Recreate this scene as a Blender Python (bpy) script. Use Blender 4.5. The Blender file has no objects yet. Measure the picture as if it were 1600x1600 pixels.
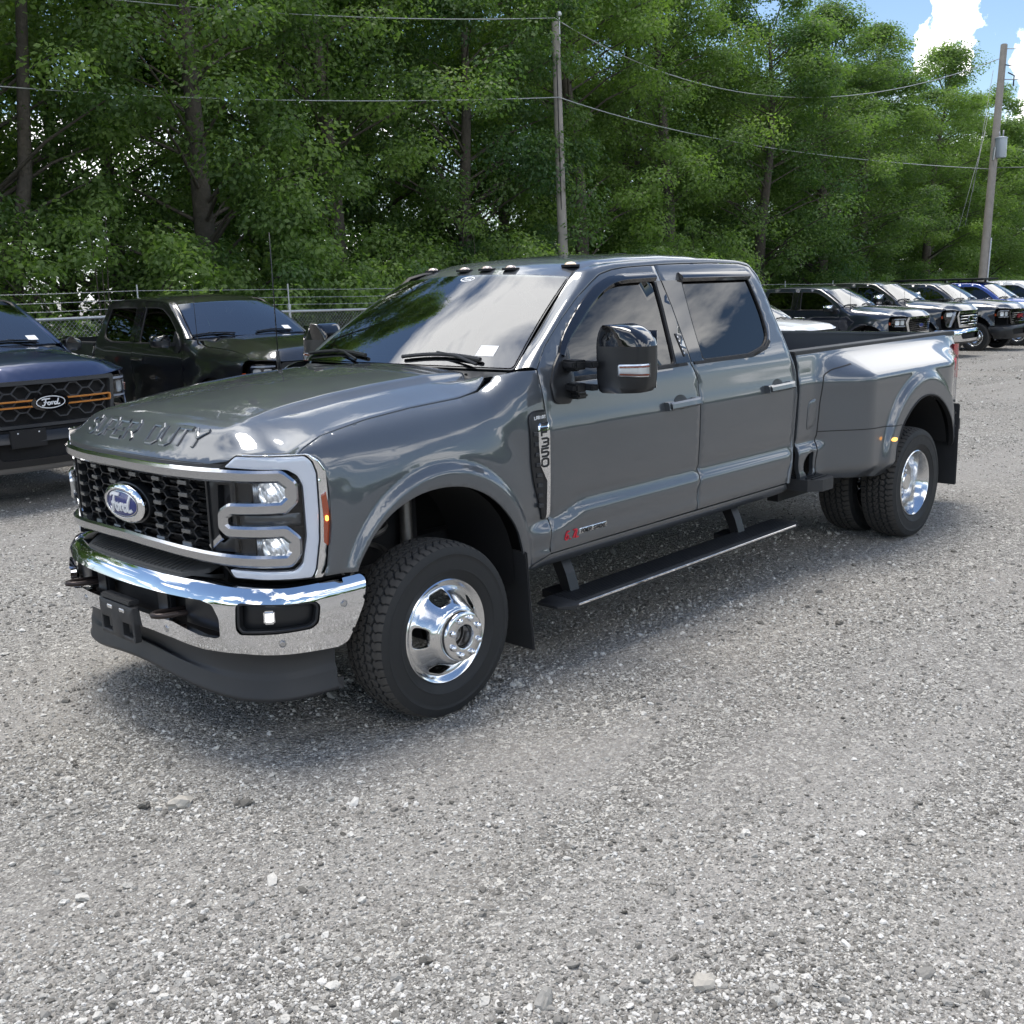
import bpy, bmesh, math, random
import numpy as np
from math import radians, sin, cos, pi, tan, atan2
from mathutils import Vector, Matrix, geometry as mgeo
SC = bpy.context.scene
COL = SC.collection
rng = np.random.default_rng(7); random.seed(7)

# ------------------------------------------------------------------ camera
cam = bpy.data.cameras.new('camera'); cam_o = bpy.data.objects.new('camera', cam); COL.objects.link(cam_o)
SC.camera = cam_o
CY, CP, CR, CF = 224.126, 11.947, -1.802, 1695.447
CPOS = Vector((3.097, 4.444, 1.905))
_y, _p, _r = radians(CY), radians(CP), radians(CR)
F = Vector((cos(_y)*cos(_p), sin(_y)*cos(_p), -sin(_p)))
R0 = F.cross(Vector((0, 0, 1))).normalized(); U0 = R0.cross(F)
R = R0*cos(_r) + U0*sin(_r); U = -R0*sin(_r) + U0*cos(_r)
m = Matrix((R, U, -F)).transposed().to_4x4(); m.translation = CPOS
cam_o.matrix_world = m
cam.sensor_width = 36; cam.lens = 36*CF/1600; cam.clip_start = .05; cam.clip_end = 3000
SC.render.resolution_x = SC.render.resolution_y = 1024

# ------------------------------------------------------------------ world: hazy summer sky with broken cloud
SUN_EL, SUN_AZ = radians(78), radians(196)
W = bpy.data.worlds.new('World'); SC.world = W; W.use_nodes = True
nt = W.node_tree; nt.nodes.clear()
def N(nt, t, **k):
    n = nt.nodes.new(t)
    for a, v in k.items():
        if a.startswith('i_'):
            n.inputs[int(a[2:]) if a[2:].isdigit() else a[2:].replace('_', ' ')].default_value = v
        else: setattr(n, a, v)
    return n
out = N(nt, 'ShaderNodeOutputWorld'); bg = N(nt, 'ShaderNodeBackground'); bg.inputs[1].default_value = .15
sky = N(nt, 'ShaderNodeTexSky', sky_type='NISHITA', sun_disc=False, sun_elevation=SUN_EL, sun_rotation=SUN_AZ, air_density=1.0, dust_density=.1, ozone_density=2.4)
tc = N(nt, 'ShaderNodeTexCoord'); sep = N(nt, 'ShaderNodeSeparateXYZ'); nt.links.new(tc.outputs['Generated'], sep.inputs[0])
zz = N(nt, 'ShaderNodeMath', operation='MAXIMUM', i_1=0.0); nt.links.new(sep.outputs[2], zz.inputs[0])
za = N(nt, 'ShaderNodeMath', operation='ADD', i_1=.22); nt.links.new(zz.outputs[0], za.inputs[0])
dx = N(nt, 'ShaderNodeMath', operation='DIVIDE'); dy = N(nt, 'ShaderNodeMath', operation='DIVIDE')
nt.links.new(sep.outputs[0], dx.inputs[0]); nt.links.new(za.outputs[0], dx.inputs[1])
nt.links.new(sep.outputs[1], dy.inputs[0]); nt.links.new(za.outputs[0], dy.inputs[1])
cmb = N(nt, 'ShaderNodeCombineXYZ'); nt.links.new(dx.outputs[0], cmb.inputs[0]); nt.links.new(dy.outputs[0], cmb.inputs[1])
CLOUD_OFF = (2.67, 2.73, 0.0)
vo = N(nt, 'ShaderNodeVectorMath', operation='ADD'); vo.inputs[1].default_value = CLOUD_OFF; nt.links.new(cmb.outputs[0], vo.inputs[0])
nz = N(nt, 'ShaderNodeTexNoise', noise_dimensions='3D'); nz.inputs['Scale'].default_value = 1.15; nz.inputs['Detail'].default_value = 9; nz.inputs['Roughness'].default_value = .56; nz.inputs['Distortion'].default_value = .35
nt.links.new(vo.outputs[0], nz.inputs['Vector'])
cr = N(nt, 'ShaderNodeValToRGB'); cr.color_ramp.elements[0].position = .52; cr.color_ramp.elements[1].position = .59
nt.links.new(nz.outputs[0], cr.inputs[0])
# cloud brightness: thicker centres a little greyer
cr2 = N(nt, 'ShaderNodeValToRGB'); cr2.color_ramp.elements[0].position = .55; cr2.color_ramp.elements[0].color = (9.0, 9.0, 9.0, 1)
cr2.color_ramp.elements[1].position = .78; cr2.color_ramp.elements[1].color = (6.0, 6.05, 6.2, 1); nt.links.new(nz.outputs[0], cr2.inputs[0])
hz = N(nt, 'ShaderNodeMapRange', interpolation_type='SMOOTHSTEP'); hz.inputs[1].default_value = -.02; hz.inputs[2].default_value = .15; hz.inputs[3].default_value = .70; hz.inputs[4].default_value = 0.0; nt.links.new(sep.outputs[2], hz.inputs[0])
hm = N(nt, 'ShaderNodeMix', data_type='RGBA'); sks = N(nt, 'ShaderNodeVectorMath', operation='SCALE'); sks.inputs['Scale'].default_value = .48; nt.links.new(sky.outputs[0], sks.inputs[0]); nt.links.new(hz.outputs[0], hm.inputs[0]); nt.links.new(sks.outputs[0], hm.inputs[6]); hm.inputs[7].default_value = (3.3, 3.6, 4.0, 1)
# two small cumulus heads low in the west, above the utility pole
prev = cr.outputs[0]; nb = N(nt, 'ShaderNodeTexNoise'); nb.inputs['Scale'].default_value = 24; nb.inputs['Detail'].default_value = 7; nb.inputs['Roughness'].default_value = .6; nt.links.new(tc.outputs['Generated'], nb.inputs['Vector'])
for (px_, py_, ang) in ((1500, 50, 2.2), (1488, 30, 1.5), (1640, 120, 2.6)):
    dv = (F*CF+R*(px_-800)-U*(py_-800)).normalized(); dt = N(nt, 'ShaderNodeVectorMath', operation='DOT_PRODUCT'); dt.inputs[1].default_value = dv; nn_ = N(nt, 'ShaderNodeVectorMath', operation='NORMALIZE'); nt.links.new(tc.outputs['Generated'], nn_.inputs[0]); nt.links.new(nn_.outputs[0], dt.inputs[0])
    ma = N(nt, 'ShaderNodeMapRange', clamp=False); ma.inputs[1].default_value = cos(radians(ang)); ma.inputs[2].default_value = 1; nt.links.new(dt.outputs['Value'], ma.inputs[0])
    mn = N(nt, 'ShaderNodeMath', operation='MULTIPLY_ADD', i_1=6.5, i_2=-3.5); nt.links.new(nb.outputs[0], mn.inputs[0]); ms = N(nt, 'ShaderNodeMath', operation='ADD'); nt.links.new(ma.outputs[0], ms.inputs[0]); nt.links.new(mn.outputs[0], ms.inputs[1])
    mr_ = N(nt, 'ShaderNodeMapRange', interpolation_type='SMOOTHSTEP'); mr_.inputs[1].default_value = .0; mr_.inputs[2].default_value = .45; nt.links.new(ms.outputs[0], mr_.inputs[0]); mq = N(nt, 'ShaderNodeMath', operation='MAXIMUM'); nt.links.new(prev, mq.inputs[0]); nt.links.new(mr_.outputs[0], mq.inputs[1]); prev = mq.outputs[0]
mx = N(nt, 'ShaderNodeMix', data_type='RGBA'); nt.links.new(prev, mx.inputs[0]); nt.links.new(hm.outputs[2], mx.inputs[6]); nt.links.new(cr2.outputs[0], mx.inputs[7])
nt.links.new(mx.outputs[2], bg.inputs[0]); nt.links.new(bg.outputs[0], out.inputs[0])
# sun, veiled by thin cloud: soft shadows
sl = bpy.data.lights.new('sun', 'SUN'); sl.energy = 1.6; sl.angle = radians(26); sl.color = (1, .94, .86)
so = bpy.data.objects.new('sun', sl); COL.objects.link(so)
sd = Vector((sin(SUN_AZ)*cos(SUN_EL), cos(SUN_AZ)*cos(SUN_EL), sin(SUN_EL)))
so.rotation_euler = sd.to_track_quat('Z', 'Y').to_euler(); so.location = (0, 0, 30)
SC.render.engine = 'CYCLES'; SC.view_settings.view_transform = 'Standard'; SC.view_settings.look = 'None'
SC.view_settings.exposure = 1.25; SC.view_settings.gamma = 1
SC.cycles.max_bounces = 7; SC.cycles.transparent_max_bounces = 12

# ------------------------------------------------------------------ materials
MATS = {}
def mat(name, col=(.5, .5, .5), rough=.5, metal=0., spec=.5, coat=0., emis=None, es=0., trans=0., ior=1.45, noise=None, bump=None, crough=.03):
    if name in MATS: return MATS[name]
    m = bpy.data.materials.new(name); m.use_nodes = True; nt = m.node_tree; b = nt.nodes['Principled BSDF']
    b.inputs['Base Color'].default_value = (*col, 1); b.inputs['Roughness'].default_value = rough; b.inputs['Metallic'].default_value = metal
    b.inputs['Specular IOR Level'].default_value = spec; b.inputs['Coat Weight'].default_value = coat; b.inputs['Coat IOR'].default_value = 1.7; b.inputs['Coat Roughness'].default_value = crough
    b.inputs['Transmission Weight'].default_value = trans; b.inputs['IOR'].default_value = ior
    if emis: b.inputs['Emission Color'].default_value = (*emis, 1); b.inputs['Emission Strength'].default_value = es
    t = N(nt, 'ShaderNodeTexCoord')
    if noise:   # (scale, amount): fine mottling of the colour and gloss
        n = N(nt, 'ShaderNodeTexNoise'); n.inputs['Scale'].default_value = noise[0]; n.inputs['Detail'].default_value = 6; nt.links.new(t.outputs['Object'], n.inputs['Vector'])
        mr = N(nt, 'ShaderNodeMapRange'); mr.inputs[3].default_value = 1-noise[1]; mr.inputs[4].default_value = 1+noise[1]; nt.links.new(n.outputs[0], mr.inputs[0])
        vm = N(nt, 'ShaderNodeVectorMath', operation='SCALE'); vm.inputs[0].default_value = col; nt.links.new(mr.outputs[0], vm.inputs['Scale'])
        nt.links.new(vm.outputs[0], b.inputs['Base Color'])
        mm = N(nt, 'ShaderNodeMath', operation='MULTIPLY', i_1=rough); nt.links.new(mr.outputs[0], mm.inputs[0]); nt.links.new(mm.outputs[0], b.inputs['Roughness'])
    if bump:    # (scale, strength, distance)
        n = N(nt, 'ShaderNodeTexNoise'); n.inputs['Scale'].default_value = bump[0]; n.inputs['Detail'].default_value = 4; nt.links.new(t.outputs['Object'], n.inputs['Vector'])
        bp = N(nt, 'ShaderNodeBump'); bp.inputs['Strength'].default_value = bump[1]; bp.inputs['Distance'].default_value = bump[2]
        nt.links.new(n.outputs[0], bp.inputs['Height']); nt.links.new(bp.outputs[0], b.inputs['Normal'])
    MATS[name] = m; return m
def paint(name, col, metal=.55, rough=.38, dust=.05):
    if name in MATS: return MATS[name]
    m = mat(name, col, rough, metal, .5, 1.0); nt = m.node_tree; b = nt.nodes['Principled BSDF']
    t = N(nt, 'ShaderNodeTexCoord'); n = N(nt, 'ShaderNodeTexNoise'); n.inputs['Scale'].default_value = 900; n.inputs['Detail'].default_value = 1
    nt.links.new(t.outputs['Object'], n.inputs['Vector'])
    mr = N(nt, 'ShaderNodeMapRange'); mr.inputs[3].default_value = .75; mr.inputs[4].default_value = 1.25; nt.links.new(n.outputs[0], mr.inputs[0])
    vm = N(nt, 'ShaderNodeVectorMath', operation='SCALE'); vm.inputs[0].default_value = col; nt.links.new(mr.outputs[0], vm.inputs['Scale'])
    # thin road dust: broad patches plus more of it low on the body
    n2 = N(nt, 'ShaderNodeTexNoise'); n2.inputs['Scale'].default_value = 2.2; n2.inputs['Detail'].default_value = 8; nt.links.new(t.outputs['Object'], n2.inputs['Vector'])
    s = N(nt, 'ShaderNodeSeparateXYZ'); nt.links.new(t.outputs['Object'], s.inputs[0])
    lo = N(nt, 'ShaderNodeMapRange'); lo.inputs[1].default_value = .95; lo.inputs[2].default_value = .45; lo.inputs[3].default_value = .35; lo.inputs[4].default_value = 2.2; nt.links.new(s.outputs[2], lo.inputs[0])
    mu = N(nt, 'ShaderNodeMath', operation='MULTIPLY'); nt.links.new(n2.outputs[0], mu.inputs[0]); nt.links.new(lo.outputs[0], mu.inputs[1])
    mu2 = N(nt, 'ShaderNodeMath', operation='MULTIPLY', i_1=dust); nt.links.new(mu.outputs[0], mu2.inputs[0])
    mix = N(nt, 'ShaderNodeMix', data_type='RGBA'); nt.links.new(mu2.outputs[0], mix.inputs[0]); nt.links.new(vm.outputs[0], mix.inputs[6]); mix.inputs[7].default_value = (.38, .35, .31, 1)
    nt.links.new(mix.outputs[2], b.inputs['Base Color'])
    ro = N(nt, 'ShaderNodeMapRange'); ro.inputs[3].default_value = .012; ro.inputs[4].default_value = .06; nt.links.new(n2.outputs[0], ro.inputs[0]); nt.links.new(ro.outputs[0], b.inputs['Coat Roughness'])
    return m
def thin_glass(name, tint, dens, rough=.0, fr=1.5):
    """window pane: tinted see-through mixed with Fresnel reflection"""
    if name in MATS: return MATS[name]
    m = bpy.data.materials.new(name); m.use_nodes = True; nt = m.node_tree; nt.nodes.clear()
    o = N(nt, 'ShaderNodeOutputMaterial'); tr = N(nt, 'ShaderNodeBsdfTransparent'); tr.inputs[0].default_value = (*[c*dens for c in tint], 1)
    gl = N(nt, 'ShaderNodeBsdfGlossy'); gl.inputs['Roughness'].default_value = rough; gl.inputs[0].default_value = (1, 1, 1, 1)
    f = N(nt, 'ShaderNodeFresnel'); f.inputs[0].default_value = fr; mx = N(nt, 'ShaderNodeMixShader')
    nt.links.new(f.outputs[0], mx.inputs[0]); nt.links.new(tr.outputs[0], mx.inputs[1]); nt.links.new(gl.outputs[0], mx.inputs[2]); nt.links.new(mx.outputs[0], o.inputs[0])
    MATS[name] = m; return m
GREY = paint('carbon_grey_paint', (.080, .090, .103), .5, .36, .035)
CHROME = mat('chrome', (.80, .81, .83), .035, 1.0, noise=(9, .12))
SATIN = mat('satin_chrome', (.52, .53, .55), .16, 1.0)
ALLOY = mat('polished_alloy', (.74, .75, .76), .15, 1.0, noise=(14, .06))
BLK = mat('black_plastic', (.030, .031, .033), .5, bump=(900, .15, .001), noise=(6, .25))
BLKS = mat('black_smooth_plastic', (.014, .015, .017), .32)
GBLK = mat('gloss_black', (.006, .006, .007), .06, coat=.6)
DARK = mat('underbody_black', (.012, .012, .013), .8)
TREAD = mat('tyre_tread_dusty', (.062, .058, .053), .85, noise=(18, .35), bump=(300, .2, .0008))
RUB = mat('tyre_rubber', (.017, .018, .019), .62, noise=(22, .25), bump=(300, .2, .0008))
SEAL = mat('rubber_seal', (.010, .010, .011), .6)
GLT = thin_glass('tinted_glass', (.30, .38, .50), .14, fr=1.65)
GLW = thin_glass('windscreen_glass', (.72, .86, .84), .70, fr=2.55)
LENS = thin_glass('lamp_lens', (.95, .97, 1.0), .93)
REFL = mat('lamp_reflector', (.93, .94, .95), .30, .9)
GUIDE = mat('white_light_guide', (.62, .66, .74), .14, 0.1, coat=.8)
AMB = mat('amber_lens', (.32, .05, .012), .12, coat=1.)
AMBL = mat('lit_amber_lens', (.9, .35, .08), .2, emis=(1, .42, .08), es=1.3)
WLIT = mat('lit_lamp', (.9, .92, .95), .2, emis=(1, 1, .97), es=1.4)
REDL = mat('red_lens', (.36, .012, .02), .14, coat=1.)
BLUE = mat('badge_blue', (.010, .024, .16), .25, coat=.25)
WHITE = mat('white_print', (.72, .73, .74), .4)
RED = mat('badge_red', (.55, .02, .04), .5)
STEEL = mat('dull_steel', (.22, .21, .20), .45, .8, noise=(40, .3))
SEATM = mat('grey_cloth', (.07, .07, .075), .8)

# ------------------------------------------------------------------ mesh helpers
def addobj(name, me, parent=None, m=None):
    o = bpy.data.objects.new(name, me); COL.objects.link(o)
    if parent is not None: o.parent = parent
    if m is not None: me.materials.append(m)
    return o
def mk(name, V, Fc, m, parent=None, smooth=True, sharp=None):
    me = bpy.data.meshes.new(name); me.from_pydata([tuple(map(float, v)) for v in V], [], Fc)
    if smooth: me.polygons.foreach_set('use_smooth', [True]*len(me.polygons))
    me.update()
    if sharp: me.set_sharp_from_angle(angle=radians(sharp))
    return addobj(name, me, parent, m)
def empty(name, label=None, cat=None, group=None, loc=(0, 0, 0), rz=0):
    o = bpy.data.objects.new(name, None); COL.objects.link(o); o.location = loc; o.rotation_euler = (0, 0, rz); o.empty_display_size = .3
    return tag(o, label, cat, group)
def tag(o, label=None, cat=None, group=None, kind=None):
    if label: o['label'] = label
    if cat: o['category'] = cat
    if group: o['group'] = group
    if kind: o['kind'] = kind
    return o
class MB:
    def __init__(s): s.V = []; s.F = []
    def add(s, V, Fc):
        n = len(s.V); s.V += [tuple(v) for v in V]; s.F += [[i+n for i in f] for f in Fc]
    def box(s, c, d, rz=0, ch=0, rx=0, ry=0):
        x, y, z = [q/2 for q in d]
        if ch > 0:
            b = bmesh.new(); bmesh.ops.create_cube(b, size=1)
            for v in b.verts: v.co = Vector((v.co.x*d[0], v.co.y*d[1], v.co.z*d[2]))
            bmesh.ops.bevel(b, geom=list(b.edges), offset=ch, segments=2, affect='EDGES')
            P = [v.co.copy() for v in b.verts]; b.verts.index_update(); Fc = [[v.index for v in f.verts] for f in b.faces]; b.free()
        else:
            P = [Vector(p) for p in [(-x,-y,-z),(x,-y,-z),(x,y,-z),(-x,y,-z),(-x,-y,z),(x,-y,z),(x,y,z),(-x,y,z)]]
            Fc = [[3,2,1,0],[4,5,6,7],[0,1,5,4],[1,2,6,5],[2,3,7,6],[3,0,4,7]]
        M = Matrix.Translation(Vector(c)) @ Matrix.Rotation(rz, 4, 'Z') @ Matrix.Rotation(ry, 4, 'Y') @ Matrix.Rotation(rx, 4, 'X')
        s.add([M @ p for p in P], Fc); return s
    def tube(s, P, r, n=6, r1=None, cap=True):
        P = [Vector(p) for p in P]; k = len(P); V = []
        for i, p in enumerate(P):
            t = (P[min(i+1, k-1)]-P[max(i-1, 0)]).normalized()
            a = t.cross(Vector((0, 0, 1))) if abs(t.z) < .95 else t.cross(Vector((1, 0, 0)))
            a.normalize(); b = t.cross(a)
            rr = r if r1 is None else r+(r1-r)*i/(k-1)
            for j in range(n):
                w = 2*pi*j/n; V.append(p+a*cos(w)*rr+b*sin(w)*rr)
        Fc = [[i*n+j, i*n+(j+1) % n, (i+1)*n+(j+1) % n, (i+1)*n+j] for i in range(k-1) for j in range(n)]
        if cap: Fc += [list(range(n))[::-1], [(k-1)*n+j for j in range(n)]]
        s.add(V, Fc); return s
    def prism(s, poly, axis, a, b):
        """polygon in the plane normal to axis ('x','y','z'), between a and b"""
        def P(u, v, w): return {'x': (w, u, v), 'y': (u, w, v), 'z': (u, v, w)}[axis]
        n = len(poly); V = [P(u, v, a) for u, v in poly]+[P(u, v, b) for u, v in poly]
        tri = mgeo.tessellate_polygon([[Vector((u, v, 0)) for u, v in poly]])
        Fc = [list(t) for t in tri]+[[i+n for i in t][::-1] for t in tri]+[[i, (i+1) % n, (i+1) % n+n, i+n] for i in range(n)]
        s.add(V, Fc); return s
    def lathe(s, prof, n=48, c=(0, 0, 0), axis='y', a0=0, a1=2*pi):
        """prof: (radius, along) pairs"""
        V = []; full = abs(a1-a0-2*pi) < 1e-6; k = n if full else n+1
        for i in range(k):
            w = a0+(a1-a0)*i/n
            for r, h in prof:
                p = {'y': (r*cos(w), h, r*sin(w)), 'z': (r*cos(w), r*sin(w), h), 'x': (h, r*cos(w), r*sin(w))}[axis]
                V.append((p[0]+c[0], p[1]+c[1], p[2]+c[2]))
        q = len(prof)
        Fc = [[i*q+j, i*q+j+1, ((i+1) % k)*q+j+1, ((i+1) % k)*q+j] for i in range(n) for j in range(q-1)]
        s.add(V, Fc); return s
    def build(s, name, m, parent=None, smooth=False, sharp=None, fix=True):
        o = mk(name, s.V, s.F, m, parent, smooth, None)
        if fix:
            b = bmesh.new(); b.from_mesh(o.data); bmesh.ops.recalc_face_normals(b, faces=b.faces); b.to_mesh(o.data); b.free()
        if sharp: o.data.set_sharp_from_angle(angle=radians(sharp))
        return o

# ------------------------------------------------------------------ surfaces and panels
def sm(a, b, t):
    t = np.clip((np.asarray(t, float)-a)/(b-a), 0, 1); return t*t*(3-2*t)
def smtab(tab, k):
    x = np.array([t[0] for t in tab], float); y = np.array([t[1] for t in tab], float)
    g = np.arange(x[0], x[-1]+1e-9, .001); v = np.interp(g, x, y)
    n = int(k/.001); w = np.exp(-.5*(np.arange(-3*n, 3*n+1)/max(n, 1))**2); w /= w.sum()
    vp = np.concatenate([v[0]+(v[1]-v[0])*np.arange(-3*n, 0), v, v[-1]+(v[-1]-v[-2])*np.arange(1, 3*n+1)])
    return g, np.convolve(vp, w, 'valid')
def resample(loop, h, closed=True):
    out = []; n = len(loop)
    for i in range(n if closed else n-1):
        a, b = np.array(loop[i], float), np.array(loop[(i+1) % n], float); k = max(1, int(math.ceil(np.linalg.norm(b-a)/h)))
        for j in range(k): out.append(a+(b-a)*j/k)
    if not closed: out.append(np.array(loop[-1], float))
    return np.array(out)
def rnd(loop, r, k=4, closed=True):
    """round the corners of a polygon"""
    L = [np.array(p, float) for p in loop]; n = len(L); out = []
    for i in range(n):
        if not closed and i in (0, n-1): out.append(L[i]); continue
        a, p, b = L[i-1], L[i], L[(i+1) % n]; la, lb = np.linalg.norm(a-p), np.linalg.norm(b-p)
        if min(la, lb) < 1e-6: continue
        q = min(r, la*.45, lb*.45); s = p+(a-p)/la*q; e = p+(b-p)/lb*q
        for j in range(k+1):
            t = j/k; out.append((1-t)**2*s+2*t*(1-t)*p+t*t*e)
    return [tuple(o) for o in out]
def area(L): L = np.asarray(L); x, y = L[:, 0], L[:, 1]; return .5*np.sum(x*np.roll(y, -1)-y*np.roll(x, -1))
def inset(loop, d):
    """offset a closed polygon inwards by d"""
    L = [np.array(p, float) for p in loop]
    L = [p for i, p in enumerate(L) if np.linalg.norm(p-L[i-1]) > 1e-6]
    s = 1 if area(L) > 0 else -1; n = len(L); out = []
    for i in range(n):
        a, p, b = L[i-1], L[i], L[(i+1) % n]; e1 = (p-a)/np.linalg.norm(p-a); e2 = (b-p)/np.linalg.norm(b-p)
        n1 = np.array((-e1[1], e1[0]))*s; n2 = np.array((-e2[1], e2[0]))*s; q = n1+n2; c = max(.35, 1+n1 @ n2)
        out.append(tuple(p+q*d/c))
    return out
def inside(P, loop):
    L = np.asarray(loop); x, y = P[:, 0], P[:, 1]; c = np.zeros(len(P), bool); n = len(L); j = n-1
    for i in range(n):
        xi, yi, xj, yj = L[i, 0], L[i, 1], L[j, 0], L[j, 1]
        if yi != yj:
            c ^= ((yi > y) != (yj > y)) & (x < (xj-xi)*(y-yi)/(yj-yi)+xi)
        j = i
    return c
def segdist(P, loop):
    L = np.asarray(loop); A = L; B = np.roll(L, -1, 0); D = B-A; dd = (D**2).sum(1)+1e-12
    out = np.full(len(P), 1e9)
    for a, d, q in zip(A, D, dd):
        t = np.clip(((P-a) @ d)/q, 0, 1); out = np.minimum(out, np.hypot(*(P-a-t[:, None]*d).T))
    return out
QH = [1.0]      # quality: scales panel grid spacing
def panel(name, S, loop, m, parent=None, holes=(), h=.035, t=.014, d=0., bev=.003, skirt=True, smooth=True):
    h = h*QH[0]
    loops = [resample(loop, h)]+[resample(q, h) for q in holes]
    allL = np.vstack(loops); lo, hi = loops[0].min(0), loops[0].max(0)
    gx, gy = np.arange(lo[0]+h*.37, hi[0], h), np.arange(lo[1]+h*.41, hi[1], h)
    G = np.array([(x, y) for j, y in enumerate(gy) for x in gx+(h*.5 if j % 2 else 0)]) if len(gx) and len(gy) else np.zeros((0, 2))
    if len(G):
        k = inside(G, loops[0])
        for q in loops[1:]: k &= ~inside(G, q)
        G = G[k]
    if len(G):
        dist = np.full(len(G), 1e9)
        for q in loops: dist = np.minimum(dist, segdist(G, q))
        G = G[dist > h*.45]
    ring = []
    if bev > 0 and QH[0] < 2:
        for qi, q in enumerate(loops):
            r = np.array(inset(q, bev if qi == 0 else -bev)); ok = np.ones(len(r), bool)
            for q2 in loops: ok &= segdist(r, q2) > bev*.75
            ok &= inside(r, loops[0]); ring.append(r[ok])
    P = np.vstack([allL]+ring+([G] if len(G) else []))
    edges = []; o = 0
    for q in loops:
        n = len(q); edges += [(o+i, o+(i+1) % n) for i in range(n)]; o += n
    vs, es, fs, ov, oe, of = mgeo.delaunay_2d_cdt([Vector(p) for p in P], edges, [], 0, 1e-6)
    Q = np.array([(v.x, v.y) for v in vs]); fs = [f for f in fs if len(f) >= 3]
    Cn = np.array([Q[list(f)].mean(0) for f in fs]); k = inside(Cn, loops[0])
    for q in loops[1:]: k &= ~inside(Cn, q)
    fs = [list(f) for f, g in zip(fs, k) if g]
    nb = len(allL); drop = np.zeros(len(Q))
    imap = {}
    for i, src in enumerate(ov):
        for sidx in src: imap[sidx] = i
    if bev > 0 and QH[0] < 2:
        for i in range(nb):
            if i in imap: drop[imap[i]] = bev*.7
    V = S(Q[:, 0], Q[:, 1], d-drop)
    f0 = fs[len(fs)//2]; nn = np.cross(V[f0[1]]-V[f0[0]], V[f0[2]]-V[f0[0]])
    q0 = Q[f0[0]]; e = S(q0[0:1], q0[1:2], d+.01)[0]-S(q0[0:1], q0[1:2], d)[0]
    flip = nn @ e < 0
    if flip: fs = [f[::-1] for f in fs]
    V = list(V)
    if skirt and t > 0:
        o = 0
        for q in loops:
            n = len(q); ids = [imap.get(o+i, None) for i in range(n)]
            top = [V[i] for i in ids]; low = list(S(Q[ids, 0], Q[ids, 1], d-t)); b0 = len(V); V += top+low
            s = 1 if area(q) > 0 else -1
            for i in range(n):
                j = (i+1) % n; f = [b0+i, b0+n+i, b0+n+j, b0+j]
                if (s > 0) == flip: f = f[::-1]
                if o: f = f[::-1] if False else f
                fs.append(f)
            o += n
    return mk(name, V, fs, m, parent, smooth)
def mir(S): return lambda u, v, d=0: S(u, v, d)*np.array([1, -1, 1])
def ribbon(name, S, path, w, d0, d1, m, parent=None, closed=False, b=.004, h=.02, both=True, mb=None, smooth=False):
    """raised strip of width w along a path on surface S, from depth d0 up to d1 with bevelled edges"""
    P = resample(path, h*max(1, QH[0]*.7), closed); n = len(P); W = w if np.ndim(w) else np.full(n, w)
    if np.ndim(w): W = np.interp(np.linspace(0, 1, n), np.linspace(0, 1, len(w)), w)
    if closed: T1 = P-np.roll(P, 1, 0); T2 = np.roll(P, -1, 0)-P
    else:
        T2 = np.vstack([P[1:]-P[:-1], P[-1]-P[-2]]); T1 = np.vstack([P[1]-P[0], P[1:]-P[:-1]])
    T1 /= np.linalg.norm(T1, axis=1)[:, None]; T2 /= np.linalg.norm(T2, axis=1)[:, None]
    n1 = np.c_[-T1[:, 1], T1[:, 0]]; n2 = np.c_[-T2[:, 1], T2[:, 0]]; q = n1+n2; c = np.maximum(.5, 1+(n1*n2).sum(1)); O = q/c[:, None]
    sec = [(-.5, 0, d0), (-.5, 0, d1-b), (-.5, b, d1), (.5, -b, d1), (.5, 0, d1-b), (.5, 0, d0)]
    V = []
    for f, a, dd in sec:
        X = P+O*(W[:, None]*f+a); V.append(S(X[:, 0], X[:, 1], dd+0*X[:, 0]))
    V = np.stack(V, 1).reshape(-1, 3); k = len(sec)
    Fc = [[i*k+j, i*k+j+1, ((i+1) % n)*k+j+1, ((i+1) % n)*k+j] for i in range(n if closed else n-1) for j in range(k-1)]
    if not closed: Fc += [list(range(k)), [(n-1)*k+j for j in range(k)][::-1]]
    # orientation
    f = Fc[2]; nn = np.cross(V[f[1]]-V[f[0]], V[f[2]]-V[f[0]]); X = P[0:1]; e = S(X[:, 0], X[:, 1], .01+0*X[:, 0])[0]-S(X[:, 0], X[:, 1], 0*X[:, 0])[0]
    if nn @ e < 0: Fc = [f[::-1] for f in Fc]
    if mb is not None: mb.add(V, Fc); return
    return mk(name, V, Fc, m, parent, smooth, 35 if smooth else None)
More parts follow.
